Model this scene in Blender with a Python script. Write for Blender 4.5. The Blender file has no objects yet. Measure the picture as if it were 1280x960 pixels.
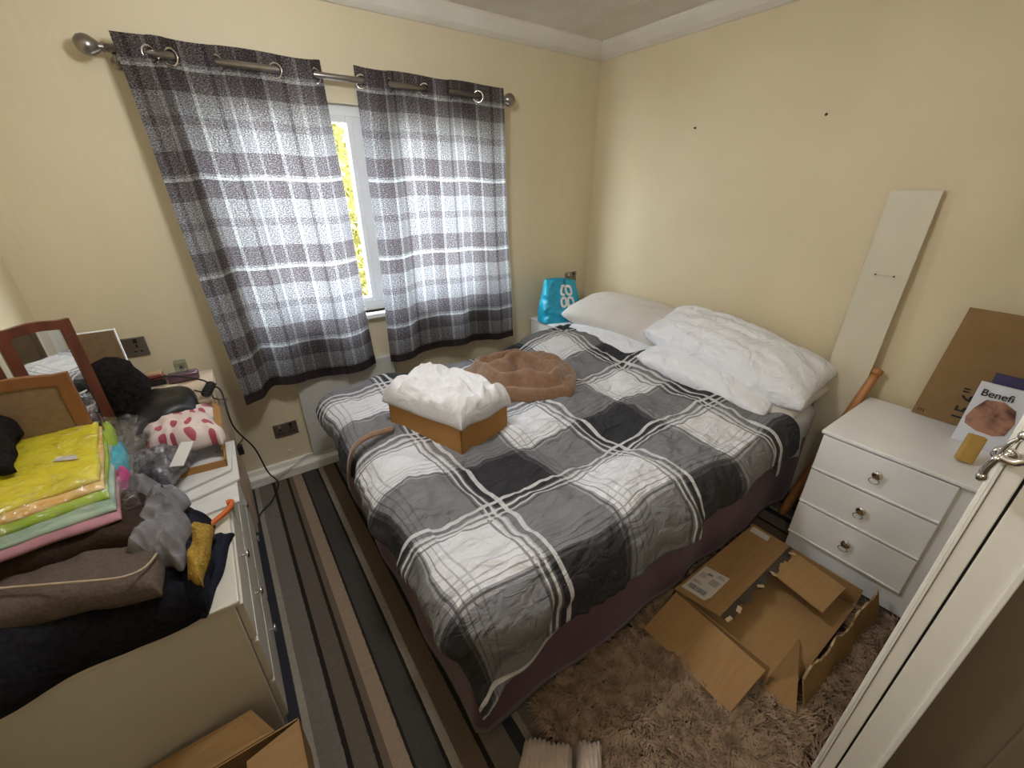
import bpy, bmesh, math, random
import numpy as np
from mathutils import Vector, Matrix, Euler, noise
random.seed(7)
C = bpy.context.scene.collection
S = bpy.context.scene

# ------------------------------------------------------------------ camera
F, PITCH, YAW, ROLL, H = 518.318, 0.442385, -0.607187, -0.001915, 1.55
def _rot(a, ax): return np.array(Matrix.Rotation(a, 3, ax))
RM = _rot(YAW, 'Z') @ _rot(math.pi/2-PITCH, 'X') @ _rot(ROLL, 'Z')
cd = bpy.data.cameras.new('camera'); co = bpy.data.objects.new('camera', cd); C.objects.link(co)
cd.sensor_fit = 'HORIZONTAL'; cd.sensor_width = 36.0; cd.lens = F*36.0/1280.0
cd.clip_start = 0.02
mw = Matrix([list(r) for r in RM]).to_4x4(); mw.translation = (0, 0, H); co.matrix_world = mw
S.camera = co
S.view_settings.view_transform = 'Standard'; S.view_settings.look = 'None'
S.view_settings.gamma = 1.0; S.view_settings.use_curve_mapping = False
S.view_settings.exposure = 0.85
# ------------------------------------------------------------------ world, sun, daylight
W = bpy.data.worlds.new('sky'); S.world = W; W.use_nodes = True
bg = W.node_tree.nodes['Background']
bg.inputs['Color'].default_value = (0.80, 0.91, 1.0, 1); bg.inputs['Strength'].default_value = 12.5
sd = bpy.data.lights.new('sun', 'SUN'); sd.energy = 12.0; sd.angle = 0.02; sd.color = (1, .93, .8)
so = bpy.data.objects.new('sun', sd); C.objects.link(so); so.rotation_euler = (math.radians(42), 0, math.radians(14)); so.location = (1, -2, 6)
pd = bpy.data.lights.new('window_portal', 'AREA'); pd.shape = 'RECTANGLE'; pd.size = 1.6; pd.size_y = 1.1
po = bpy.data.objects.new('window_portal', pd); C.objects.link(po); po.location = (0.8, 2.60, 1.4)
po.rotation_euler = (math.radians(-90), 0, 0)
try: pd.cycles.is_portal = True
except Exception: pd.energy = 0.0
def area(name, loc, rot, size, energy, col):
    d = bpy.data.lights.new(name, 'AREA'); d.size = size; d.energy = energy; d.color = col; d.shape = 'DISK'
    o = bpy.data.objects.new(name, d); C.objects.link(o); o.location = loc; o.rotation_euler = rot; return o
FILL_E, HALL_FILL_E = 17.5, 13.0
def point(name, loc, rad, energy, col):
    d = bpy.data.lights.new(name, 'POINT'); d.shadow_soft_size = rad; d.energy = energy; d.color = col
    o = bpy.data.objects.new(name, d); C.objects.link(o); o.location = loc; return o
point('room_fill', (0.34, 1.10, 2.08), 0.10, FILL_E, (.94, .955, 1.0))  # added fill light, out of frame, lifting the bedroom's brightness
point('hall_fill', (-0.45, -0.33, 2.0), 0.1, HALL_FILL_E, (1.0, .93, .82))  # added unseen fill for the hall, door jamb and drawer fronts

# ------------------------------------------------------------------ pixel helpers (1280 x 960 photo)
CAM = np.array([0, 0, H])
def ray(u, v): return RM @ np.array([u-640.0, 480.0-v, -F])
def PZ(u, v, z): d = ray(u, v); return Vector(CAM + d*(z-H)/d[2])
def PX(u, v, x): d = ray(u, v); return Vector(CAM + d*x/d[0])
def PY(u, v, y): d = ray(u, v); return Vector(CAM + d*y/d[1])

# ------------------------------------------------------------------ materials
def new_mat(name):
    m = bpy.data.materials.new(name); m.use_nodes = True
    nt = m.node_tree; return m, nt, nt.nodes['Principled BSDF']
def setp(b, **k):
    for a, v in k.items():
        a = a.replace('_', ' ')
        if a in b.inputs: b.inputs[a].default_value = v
def c4(c): return (c[0], c[1], c[2], 1)
def srgb(r, g, b):
    f = lambda x: (x/255/12.92) if x/255 <= .04045 else ((x/255+.055)/1.055)**2.4
    return (f(r), f(g), f(b))
def mat(name, col, rough=.6, metal=0, col2=None, nscale=30, bump=0, bscale=None, stretch=(1, 1, 1), spec=.4, detail=4, mixlo=.35, mixhi=.65, sheen=0, coords='Object', bdist=.01, dist=0):
    m, nt, b = new_mat(name)
    setp(b, Base_Color=c4(col), Roughness=rough, Metallic=metal)
    b.inputs['Specular IOR Level'].default_value = spec
    if sheen: b.inputs['Sheen Weight'].default_value = sheen
    tc = nt.nodes.new('ShaderNodeTexCoord'); mp = nt.nodes.new('ShaderNodeMapping'); mp.inputs['Scale'].default_value = stretch
    nt.links.new(tc.outputs[coords], mp.inputs['Vector'])
    if col2:
        n = nt.nodes.new('ShaderNodeTexNoise'); n.inputs['Scale'].default_value = nscale; n.inputs['Detail'].default_value = detail
        nt.links.new(mp.outputs[0], n.inputs['Vector'])
        r = nt.nodes.new('ShaderNodeValToRGB'); r.color_ramp.elements[0].position = mixlo; r.color_ramp.elements[1].position = mixhi
        r.color_ramp.elements[0].color = c4(col); r.color_ramp.elements[1].color = c4(col2)
        nt.links.new(n.outputs['Fac'], r.inputs['Fac']); nt.links.new(r.outputs[0], b.inputs['Base Color'])
    if bump:
        n2 = nt.nodes.new('ShaderNodeTexNoise'); n2.inputs['Scale'].default_value = bscale or nscale; n2.inputs['Detail'].default_value = 5
        nt.links.new(mp.outputs[0], n2.inputs['Vector'])
        bp = nt.nodes.new('ShaderNodeBump'); bp.inputs['Strength'].default_value = bump; bp.inputs['Distance'].default_value = bdist; n2.inputs['Distortion'].default_value = dist
        nt.links.new(n2.outputs['Fac'], bp.inputs['Height']); nt.links.new(bp.outputs[0], b.inputs['Normal'])
    return m
M = {}
M['wall'] = mat('wall_paint', (.70, .60, .405), .55, col2=(.665, .565, .375), nscale=2.5, bump=.25, bscale=14, spec=.3)
M['wall_window'] = mat('window_wall_paint', (.72, .635, .445), .5, col2=(.685, .60, .42), nscale=3, bump=.5, bscale=9, stretch=(1, 1, .35), spec=.35)
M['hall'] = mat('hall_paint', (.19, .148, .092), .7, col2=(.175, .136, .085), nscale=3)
M['ceiling'] = mat('ceiling_paint', (.70, .66, .58), .8, col2=(.64, .58, .50), nscale=4, bump=.35, bscale=40)
M['coving'] = mat('coving_paint', (.74, .70, .62), .7, col2=(.68, .63, .54), nscale=5)
M['gloss'] = mat('gloss_trim', (.90, .88, .80), .3, col2=(.87, .85, .77), nscale=8, spec=.5)
M['upvc'] = mat('upvc', (.82, .84, .85), .3)
M['rad'] = mat('panel_enamel', (.60, .60, .55), .4, col2=(.56, .56, .52), nscale=5)  # white enamel with the shade under the window greyed into its colour
M['white'] = mat('white_laminate', (.88, .89, .90), .35, col2=(.84, .85, .86), nscale=4)
M['dresser'] = mat('cream_laminate', (.70, .66, .56), .4, col2=(.66, .62, .52), nscale=4)
M['chrome'] = mat('chrome', (.75, .73, .70), .14, metal=1)
M['steel'] = mat('brushed_steel', (.36, .33, .29), .33, metal=.9, col2=(.30, .27, .24), nscale=60, stretch=(1, 1, 20))
M['rod'] = mat('rod_steel', (.33, .30, .27), .3, metal=.9, col2=(.27, .24, .22), nscale=20)
M['black'] = mat('black_plastic', (.012, .012, .013), .4)
M['blackcloth'] = mat('black_cloth', (.010, .010, .014), .9, col2=(.018, .017, .022), nscale=90, bump=.3, spec=.1)
M['navy'] = mat('navy_cloth', (.014, .016, .028), .9, col2=(.022, .024, .036), nscale=90, bump=.3, spec=.1)
M['fuzz'] = mat('fuzzy_black', (.012, .010, .010), 1, col2=(.025, .020, .018), nscale=60, bump=1, bscale=80, spec=.05)
M['taupe'] = mat('taupe_cloth', (.125, .095, .078), .9, col2=(.10, .075, .062), nscale=120, bump=.3, spec=.1)
M['darkbrown'] = mat('dark_brown_cloth', (.045, .028, .022), .9, col2=(.032, .02, .016), nscale=100, bump=.3, spec=.1)
M['greycloth'] = mat('grey_cloth', (.22, .215, .225), .9, col2=(.17, .165, .175), nscale=30, bump=.4, spec=.1)
M['mustard'] = mat('mustard_cord', (.42, .27, .055), .9, col2=(.30, .18, .03), nscale=160, bump=.8, bscale=160, spec=.1)
M['piping'] = mat('cream_piping', (.42, .34, .24), .8, col2=(.36, .29, .2), nscale=50)
M['yellow'] = mat('yellow_cloth', (.78, .66, .03), .55, col2=(.70, .58, .02), nscale=14, bump=.3, bscale=30)
M['orange'] = mat('orange_cloth', (.75, .38, .06), .5, col2=(.85, .6, .25), nscale=40, bump=.4)
M['lime'] = mat('lime_cloth', (.36, .50, .03), .6, col2=(.28, .42, .02), nscale=20, bump=.3)
M['teal'] = mat('teal_cloth', (.06, .42, .50), .6, col2=(.04, .33, .42), nscale=20, bump=.3)
M['pink'] = mat('pink_cloth', (.62, .05, .24), .6, col2=(.5, .04, .2), nscale=20, bump=.3)
M['palepink'] = mat('pale_pink_cloth', (.45, .22, .26), .7, col2=(.36, .17, .2), nscale=20, bump=.3)
M['palegreen'] = mat('pale_green_cloth', (.36, .46, .34), .7, col2=(.28, .40, .30), nscale=20, bump=.3)
M['paper'] = mat('paper', (.70, .69, .66), .7, col2=(.64, .63, .60), nscale=8)
M['ink'] = mat('grey_ink', (.16, .16, .17), .8)
M['redwood'] = mat('red_wood', (.16, .045, .02), .35, col2=(.10, .028, .013), nscale=6, stretch=(6, 6, 1), spec=.5)
M['orangewood'] = mat('orange_wood', (.26, .10, .03), .4, col2=(.20, .075, .022), nscale=6, stretch=(5, 5, 1), spec=.5)
M['pine'] = mat('pine_wood', (.50, .23, .075), .4, col2=(.38, .16, .05), nscale=8, stretch=(8, 8, 1), spec=.5)
M['darkwood'] = mat('dark_wood', (.07, .026, .014), .5, col2=(.05, .018, .01), nscale=8, stretch=(1, 8, 1))
M['ply'] = mat('hardboard', (.24, .155, .08), .7, col2=(.21, .13, .068), nscale=60)
M['card'] = mat('cardboard', (.37, .225, .10), .85, col2=(.34, .20, .088), nscale=10, bump=.12, bscale=70, stretch=(1, 12, 1), spec=.15)
M['card2'] = mat('cardboard_orange', (.44, .235, .085), .85, col2=(.41, .215, .075), nscale=8, bump=.08, bscale=60, spec=.15)
M['card3'] = mat('cardboard_dark', (.30, .185, .085), .85, col2=(.27, .165, .075), nscale=10, bump=.2, bscale=120, spec=.15)
M['tornedge'] = mat('torn_card', (.55, .42, .26), .95, col2=(.42, .3, .17), nscale=60)
M['label'] = mat('label_paper', (.62, .58, .54), .6)
M['tape'] = mat('dark_tape', (.05, .035, .02), .35)
M['valance'] = mat('plum_valance', (.115, .045, .075), .85, col2=(.095, .036, .062), nscale=8, bump=.15, bscale=90, sheen=.2)
M['mattress'] = mat('divan_fabric', (.10, .07, .06), .9)
M['sheet'] = mat('white_sheet', (.62, .61, .60), .8, col2=(.58, .57, .56), nscale=6, bump=.2, bscale=20)
M['pillow'] = mat('white_pillowcase', (.86, .88, .93), .8, col2=(.81, .83, .88), nscale=10, bump=.9, bscale=9, bdist=.03, dist=1.2, sheen=.1)
M['pillow2'] = mat('offwhite_pillowcase', (.68, .645, .60), .8, col2=(.64, .60, .555), nscale=6, bump=.35, bscale=12, sheen=.1)
M['bedding'] = mat('white_bedding', (.80, .80, .82), .8, col2=(.74, .74, .76), nscale=14, bump=.9, bscale=9, bdist=.028, dist=.7)
M['fleece'] = mat('brown_fleece', (.27, .16, .098), .95, col2=(.225, .13, .078), nscale=40, bump=.4, bscale=80, sheen=.3, spec=.1)
M['rugm'] = mat('shag_pile', (.38, .27, .18), .95, col2=(.22, .145, .09), nscale=26, spec=.1, mixlo=.36, mixhi=.62, coords='Object', sheen=.2)
M['cord'] = mat('corded_fleece', (.52, .42, .34), .95, col2=(.46, .37, .30), nscale=60, bump=.4, bscale=90, sheen=.3, spec=.1)
M['blockwood'] = mat('yellow_wood', (.52, .33, .09), .6, col2=(.44, .27, .07), nscale=14, stretch=(1, 1, .3))
M['white_plastic'] = mat('white_plastic', (.72, .70, .66), .4)
M['redcase'] = mat('red_plastic', (.30, .05, .035), .35)
M['goldcase'] = mat('gold_card', (.42, .28, .16), .4)
M['skin'] = mat('printed_skin', (.42, .22, .15), .4, col2=(.10, .04, .03), nscale=22, detail=2, mixlo=.42, mixhi=.66)
M['bookwhite'] = mat('book_cover', (.72, .74, .82), .35)
M['purple'] = mat('dark_purple_print', (.06, .05, .13), .4)
M['beige'] = mat('beige_laminate', (.50, .38, .28), .5, col2=(.46, .35, .25), nscale=5)
M['hedge'] = mat('hedge_leaf', (.36, .32, .085), .7, col2=(.24, .23, .07), nscale=6)
M['bounce_paving'] = mat('pale_paving', (.50, .46, .40), .9, col2=(.42, .39, .34), nscale=4)  # unseen paving kept pale to bounce sunlight up through the window
M['cable_white'] = mat('white_cable', (.62, .60, .54), .5)
M['logo'] = mat('white_print', (.78, .76, .74), .5)
M['orangeplastic'] = mat('orange_plastic', (.62, .13, .02), .35)
M['lampshade'] = mat('lamp_glass', (.8, .75, .65), .4)
# see-through materials
def clear(name, tint=(1, 1, 1), gl=.12, rough=.05, bump=0):
    m, nt, b = new_mat(name); nt.nodes.remove(b); out = nt.nodes['Material Output']
    t = nt.nodes.new('ShaderNodeBsdfTransparent'); t.inputs[0].default_value = c4(tint)
    g = nt.nodes.new('ShaderNodeBsdfGlossy'); g.inputs['Roughness'].default_value = rough
    mx = nt.nodes.new('ShaderNodeMixShader'); mx.inputs[0].default_value = gl
    nt.links.new(t.outputs[0], mx.inputs[1]); nt.links.new(g.outputs[0], mx.inputs[2]); nt.links.new(mx.outputs[0], out.inputs[0])
    if bump:
        n = nt.nodes.new('ShaderNodeTexNoise'); n.inputs['Scale'].default_value = 26; n.inputs['Detail'].default_value = 4; n.inputs['Distortion'].default_value = 1.5
        tc = nt.nodes.new('ShaderNodeTexCoord'); nt.links.new(tc.outputs['Object'], n.inputs['Vector'])
        bp = nt.nodes.new('ShaderNodeBump'); bp.inputs['Strength'].default_value = bump; bp.inputs['Distance'].default_value = .02
        nt.links.new(n.outputs['Fac'], bp.inputs['Height']); nt.links.new(bp.outputs[0], g.inputs['Normal'])
        r = nt.nodes.new('ShaderNodeValToRGB'); r.color_ramp.elements[0].position = .54; r.color_ramp.elements[1].position = .78
        r.color_ramp.elements[0].color = (gl, gl, gl, 1); r.color_ramp.elements[1].color = (.5, .5, .5, 1)
        nt.links.new(n.outputs['Fac'], r.inputs[0]); nt.links.new(r.outputs[0], mx.inputs[0])
    return m
M['glass'] = clear('window_glass', (.97, .98, .98), .05, .02)
M['cello'] = clear('cellophane', (.95, .96, .97), .10, .18, bump=1.0)
M['bottleglass'] = clear('bottle_glass', (.75, .82, .78), .22, .05)
mm, nt, b = new_mat('mirror_glass'); setp(b, Base_Color=(.85, .87, .86, 1), Metallic=1.0, Roughness=.02); M['mirror'] = mm

class NB:
    """tiny node builder for plaids"""
    def __init__(s, nt): s.nt = nt
    def new(s, t, **k):
        n = s.nt.nodes.new(t)
        for a, v in k.items(): setattr(n, a, v)
        return n
    def math(s, op, a, b=None):
        n = s.new('ShaderNodeMath', operation=op)
        for i, x in enumerate((a, b)):
            if x is None: continue
            if isinstance(x, (int, float)): n.inputs[i].default_value = x
            else: s.nt.links.new(x, n.inputs[i])
        return n.outputs[0]
    def ramp(s, fac, stops, interp='CONSTANT'):
        r = s.new('ShaderNodeValToRGB'); cr = r.color_ramp; cr.interpolation = interp
        while len(cr.elements) > 1: cr.elements.remove(cr.elements[-1])
        cr.elements[0].position = stops[0][0]; g = stops[0][1]; cr.elements[0].color = c4(g) if isinstance(g, tuple) else (g, g, g, 1)
        for p, g in stops[1:]:
            e = cr.elements.new(p); e.color = c4(g) if isinstance(g, tuple) else (g, g, g, 1)
        s.nt.links.new(fac, r.inputs[0]); return r.outputs[0]
    def mix(s, fac, a, b, mode='MIX'):
        n = s.new('ShaderNodeMix', data_type='RGBA', blend_type=mode)
        for i, x in ((0, fac), (6, a), (7, b)):
            if isinstance(x, (int, float)): n.inputs[i].default_value = x
            elif isinstance(x, tuple): n.inputs[i].default_value = c4(x)
            else: s.nt.links.new(x, n.inputs[i])
        return n.outputs[2]

# duvet plaid: UV in metres (bed x, bed y)
mm, nt, b = new_mat('duvet_plaid'); nb = NB(nt); M['duvet'] = mm
uv = nb.new('ShaderNodeUVMap'); uv.uv_map = 'UVMap'; sep = nb.new('ShaderNodeSeparateXYZ'); nt.links.new(uv.outputs[0], sep.inputs[0])
def duvet_axis(out, start, period):
    f = nb.math('FRACT', nb.math('DIVIDE', nb.math('SUBTRACT', out, start), period))
    # darkness: dark block, then middle, then light block
    dk = nb.ramp(f, [(0, 1.0), (.46, .5), (.50, 0.0), (.93, .35)])
    wl = nb.ramp(f, [(0, 0), (.035, 1), (.06, 0), (.40, 0), (.50, 0), (.515, 0), (.545, 0), (.885, 0), (.93, 1), (.944, 0), (.972, 1), (.986, 0)])
    bl = nb.ramp(f, [(0, 0), (.475, 1), (.485, 0), (.52, .8), (.53, 0), (.56, .5), (.57, 0), (.60, .4), (.61, 0), (.905, .9), (.918, 0), (.95, .9), (.963, 0)])
    return dk, wl, bl
dx, wx, bx_ = duvet_axis(sep.outputs[0], .565, .60)
dy, wy, by_ = duvet_axis(sep.outputs[1], .36, .53)
s_ = nb.math('MULTIPLY', nb.math('ADD', dx, dy), .5)
base = nb.ramp(s_, [(0, (.77, .78, .82)), (.25, (.36, .36, .38)), (.5, (.22, .22, .235)), (.8, (.06, .06, .066)), (1, (.040, .040, .046))], 'LINEAR')
nz = nb.new('ShaderNodeTexNoise'); nz.inputs['Scale'].default_value = 5; tcd = nb.new('ShaderNodeTexCoord'); nt.links.new(tcd.outputs['Object'], nz.inputs['Vector'])
base = nb.mix(nb.math('MULTIPLY', nb.math('MAXIMUM', bx_, by_), .72), base, (.045, .045, .055))
base = nb.mix(nb.math('MULTIPLY', nb.math('MAXIMUM', wx, wy), .85), base, (.72, .72, .74))
nt.links.new(base, b.inputs['Base Color']); setp(b, Roughness=.75); b.inputs['Specular IOR Level'].default_value = .2
nz2 = nb.new('ShaderNodeTexNoise'); nz2.inputs['Scale'].default_value = 10; nz2.inputs['Detail'].default_value = 5; nz2.inputs['Distortion'].default_value = 1.2
mpd = nb.new('ShaderNodeMapping'); mpd.inputs['Scale'].default_value = (1, 2.2, 1); nt.links.new(tcd.outputs['Object'], mpd.inputs['Vector'])
nt.links.new(mpd.outputs[0], nz2.inputs['Vector'])
bp = nb.new('ShaderNodeBump'); bp.inputs['Strength'].default_value = .9; bp.inputs['Distance'].default_value = .035
nt.links.new(nz2.outputs['Fac'], bp.inputs['Height']); nt.links.new(bp.outputs[0], b.inputs['Normal'])

# curtain plaid: UV = (cloth metres, height z)
mm, nt, b = new_mat('curtain_plaid'); nb = NB(nt); M['curtain'] = mm; nt.nodes.remove(b)
uv = nb.new('ShaderNodeUVMap'); uv.uv_map = 'UVMap'; sep = nb.new('ShaderNodeSeparateXYZ'); nt.links.new(uv.outputs[0], sep.inputs[0])
fz = nb.math('FRACT', nb.math('DIVIDE', nb.math('SUBTRACT', 1.592+.385*4, sep.outputs[1]), .385))
hz = nb.ramp(fz, [(0, .95), (.028, .30), (.22, .62), (.43, .44), (.52, .62), (.75, .28), (.965, .62)])
fu = nb.math('FRACT', nb.math('DIVIDE', sep.outputs[0], .30))
vt = nb.ramp(fu, [(0, .2), (.15, .85), (.20, .45), (.42, .12), (.48, .5), (.62, .85), (.67, .4), (.85, .7), (.89, .3)])
pl = nb.math('ADD', nb.math('MULTIPLY', hz, .58), nb.math('MULTIPLY', vt, .42))
wn = nb.new('ShaderNodeTexNoise'); wn.inputs['Scale'].default_value = 1.0; wn.inputs['Detail'].default_value = 3
mpc = nb.new('ShaderNodeMapping'); mpc.inputs['Scale'].default_value = (150, 240, 1); nt.links.new(uv.outputs[0], mpc.inputs['Vector']); nt.links.new(mpc.outputs[0], wn.inputs['Vector'])
pl = nb.math('ADD', pl, nb.math('MULTIPLY', nb.math('SUBTRACT', wn.outputs['Fac'], .5), 1.7))
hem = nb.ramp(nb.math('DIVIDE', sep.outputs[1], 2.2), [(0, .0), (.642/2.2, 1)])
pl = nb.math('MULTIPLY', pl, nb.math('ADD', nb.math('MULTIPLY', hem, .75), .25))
colr = nb.ramp(pl, [(0, (.028, .021, .022)), (.3, (.085, .069, .073)), (.55, (.19, .18, .188)), (.8, (.36, .365, .37)), (1, (.58, .575, .56))], 'LINEAR')
df = nb.new('ShaderNodeBsdfDiffuse'); tl = nb.new('ShaderNodeBsdfTranslucent'); mx = nb.new('ShaderNodeMixShader'); mx.inputs[0].default_value = .55
nt.links.new(colr, df.inputs[0]); nt.links.new(colr, tl.inputs[0]); nt.links.new(df.outputs[0], mx.inputs[1]); nt.links.new(tl.outputs[0], mx.inputs[2])
nt.links.new(mx.outputs[0], nt.nodes['Material Output'].inputs[0])

# striped carpet
mm, nt, b = new_mat('striped_carpet'); nb = NB(nt); M['carpet'] = mm
g = nb.new('ShaderNodeNewGeometry'); sep = nb.new('ShaderNodeSeparateXYZ'); nt.links.new(g.outputs['Position'], sep.inputs[0])
f = nb.math('FRACT', nb.math('DIVIDE', nb.math('ADD', nb.math('ADD', sep.outputs[0], .172), .562*6), .562))
nw = nb.new('ShaderNodeTexNoise'); nw.inputs['Scale'].default_value = 60
nt.links.new(g.outputs['Position'], nw.inputs['Vector'])
f = nb.math('ADD', f, nb.math('MULTIPLY', nb.math('SUBTRACT', nw.outputs['Fac'], .5), .008))
xs = [-.172, -.136, -.114, -.045, -.03, .028, .042, .064, .112, .122, .195, .206, .232, .297, .312]
NV = (.04, .04, .05); LG = (.38, .335, .27); GB = (.20, .175, .15); BK = (.024, .019, .016); MB_ = (.155, .125, .10)
BR = (.17, .125, .09); TN = (.35, .26, .18); DG = (.072, .066, .060)
cs = [NV, LG, GB, BK, MB_, BK, BR, TN, BK, DG, BK, LG, BR, BK, GB]
st = [((x+.172)/.562, c) for x, c in zip(xs, cs)]
colr = nb.ramp(f, st)
nt.links.new(nb.mix(nb.math('MULTIPLY', nw.outputs['Fac'], .35), colr, (.03, .025, .02)), b.inputs['Base Color'])
setp(b, Roughness=.95); b.inputs['Specular IOR Level'].default_value = .1
nw2 = nb.new('ShaderNodeTexNoise'); nw2.inputs['Scale'].default_value = 300; nt.links.new(g.outputs['Position'], nw2.inputs['Vector'])
bp = nb.new('ShaderNodeBump'); bp.inputs['Strength'].default_value = .7; bp.inputs['Distance'].default_value = .004
nt.links.new(nw2.outputs['Fac'], bp.inputs['Height']); nt.links.new(bp.outputs[0], b.inputs['Normal'])

# polka dots on cream (object space voronoi-free: fract grid of UV)
mm, nt, b = new_mat('polka_dots'); nb = NB(nt); M['dots'] = mm
uv = nb.new('ShaderNodeUVMap'); uv.uv_map = 'UVMap'; vo = nb.new('ShaderNodeTexVoronoi'); vo.voronoi_dimensions = '2D'; vo.inputs['Scale'].default_value = 3.6; vo.inputs['Randomness'].default_value = .3
mp = nb.new('ShaderNodeMapping'); mp.inputs['Scale'].default_value = (1.35, 1.15, 1); nt.links.new(uv.outputs[0], mp.inputs[0]); nt.links.new(mp.outputs[0], vo.inputs['Vector'])
col = nb.ramp(vo.outputs['Distance'], [(0, (.42, .08, .12)), (.25, (.70, .58, .53))])
nt.links.new(col, b.inputs['Base Color']); setp(b, Roughness=.5)
# blue woven shopping bag
M['bluebag'] = mat('blue_woven_plastic', (.012, .40, .60), .35, col2=(.01, .30, .48), nscale=16, bump=.7, bscale=24, spec=.6)

# ------------------------------------------------------------------ mesh helpers
def empty(name, loc, label, cat, group=None):
    o = bpy.data.objects.new(name, None); C.objects.link(o); o.location = loc; o.empty_display_size = .05
    o['label'] = label; o['category'] = cat
    if group: o['group'] = group
    return o
def root_loc(p):
    l = Vector((0, 0, 0))
    while p is not None: l += p.location; p = p.parent
    return l
def link(name, me, m, parent=None, label=None, cat=None, group=None, kind=None, smooth=False):
    """me vertices are in world space; origin goes to base centre for top-level, to the parent's origin for parts"""
    if parent is None:
        n = len(me.vertices); a = np.empty(n*3); me.vertices.foreach_get('co', a); a = a.reshape(-1, 3)
        off = Vector(((a[:, 0].min()+a[:, 0].max())/2, (a[:, 1].min()+a[:, 1].max())/2, a[:, 2].min()))
    else: off = root_loc(parent)
    me.transform(Matrix.Translation(-off))
    me.name = name; o = bpy.data.objects.new(name, me); C.objects.link(o)
    if m is not None: me.materials.clear(); me.materials.append(m)
    if parent is None: o.location = off
    else: o.parent = parent
    if label: o['label'] = label
    if cat: o['category'] = cat
    if group: o['group'] = group
    if kind: o['kind'] = kind
    if smooth: me.polygons.foreach_set('use_smooth', [True]*len(me.polygons))
    me.update(); return o
class MB:
    def __init__(s): s.bm = bmesh.new()
    def box(s, x0, x1, y0, y1, z0, z1, bev=0, mtx=None):
        r = bmesh.ops.create_cube(s.bm, size=1)['verts']
        m = Matrix.Translation(((x0+x1)/2, (y0+y1)/2, (z0+z1)/2)) @ Matrix.Diagonal((abs(x1-x0), abs(y1-y0), abs(z1-z0), 1))
        bmesh.ops.transform(s.bm, matrix=m, verts=r)
        if bev:
            es = list({e for v in r for e in v.link_edges})
            q = bmesh.ops.bevel(s.bm, geom=es, offset=bev, segments=2, profile=.5, affect='EDGES')
            r = list({v for v in q['verts']} | {v for v in r if v.is_valid})
        if mtx is not None: bmesh.ops.transform(s.bm, matrix=mtx, verts=r)
        return s
    def poly(s, pts, thick, bev=0):
        """extruded planar polygon: pts world coords, thick vector"""
        t = Vector(thick); n = len(pts)
        a = [s.bm.verts.new(Vector(p)) for p in pts]; b_ = [s.bm.verts.new(Vector(p)+t) for p in pts]
        s.bm.faces.new(a); s.bm.faces.new(b_[::-1])
        for i in range(n): s.bm.faces.new((a[i], b_[i], b_[(i+1) % n], a[(i+1) % n]))
        bmesh.ops.recalc_face_normals(s.bm, faces=s.bm.faces)
        return s
    def tube(s, pts, r, seg=8, closed=False):
        pts = [Vector(p) for p in pts]; n = len(pts); rings = []
        rr = r if isinstance(r, (list, tuple)) else [r]*n
        up = None
        for i in range(n):
            if closed: t = pts[(i+1) % n]-pts[i-1]
            else: t = pts[min(i+1, n-1)]-pts[max(i-1, 0)]
            t.normalize()
            if up is None: up = t.orthogonal().normalized()
            up = (up - t*up.dot(t)).normalized(); w = t.cross(up)
            rings.append([s.bm.verts.new(pts[i]+rr[i]*(up*math.cos(a)+w*math.sin(a))) for a in [2*math.pi*k/seg for k in range(seg)]])
        for i in range(n if closed else n-1):
            A, B = rings[i], rings[(i+1) % n]
            for k in range(seg): s.bm.faces.new((A[k], A[(k+1) % seg], B[(k+1) % seg], B[k]))
        if not closed:
            s.bm.faces.new(rings[0][::-1]); s.bm.faces.new(rings[-1])
        return s
    def lathe(s, prof, base, axis=(0, 0, 1), seg=20):
        ax = Vector(axis).normalized(); u = ax.orthogonal().normalized(); w = ax.cross(u); base = Vector(base); rings = []
        for r, h in prof:
            rings.append([s.bm.verts.new(base+ax*h+max(r, 1e-4)*(u*math.cos(a)+w*math.sin(a))) for a in [2*math.pi*k/seg for k in range(seg)]])
        for A, B in zip(rings, rings[1:]):
            for k in range(seg): s.bm.faces.new((A[k], A[(k+1) % seg], B[(k+1) % seg], B[k]))
        s.bm.faces.new(rings[0][::-1]); s.bm.faces.new(rings[-1]); return s
    def done(s, name, m, parent=None, **k):
        me = bpy.data.meshes.new(name); s.bm.normal_update(); s.bm.to_mesh(me); s.bm.free(); return link(name, me, m, parent, **k)
def spline(pts, n=8):
    pts = [Vector(p) for p in pts]; P = [pts[0]]+pts+[pts[-1]]; out = []
    for i in range(1, len(P)-2):
        for k in range(n):
            t = k/n; a, b_, c, d = P[i-1], P[i], P[i+1], P[i+2]
            out.append(.5*((2*b_)+(c-a)*t+(2*a-5*b_+4*c-d)*t*t+(3*b_-a-3*c+d)*t*t*t))
    out.append(pts[-1]); return out
def grid_mesh(fn, nu, nv, uvf=None, closed_u=False):
    V = []; UV = []
    for i in range(nu+1):
        for j in range(nv+1):
            u, v = i/nu, j/nv; V.append(tuple(fn(u, v))); UV.append(uvf(u, v) if uvf else (u, v))
    Fc = [(i*(nv+1)+j, (i+1)*(nv+1)+j, (i+1)*(nv+1)+j+1, i*(nv+1)+j+1) for i in range(nu) for j in range(nv)]
    me = bpy.data.meshes.new('grid'); me.from_pydata(V, [], Fc); l = me.uv_layers.new(name='UVMap')
    for p in me.polygons:
        for li in p.loop_indices: l.data[li].uv = UV[me.loops[li].vertex_index]
    return me
def thicken(o, t, off=-1, sub=0):
    m = o.modifiers.new('thickness', 'SOLIDIFY'); m.thickness = t; m.offset = off
    if sub: mm_ = o.modifiers.new('smooth', 'SUBSURF'); mm_.levels = sub; mm_.render_levels = sub
    return o
N = lambda x, y, z=0: noise.noise(Vector((x, y, z)))
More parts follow.
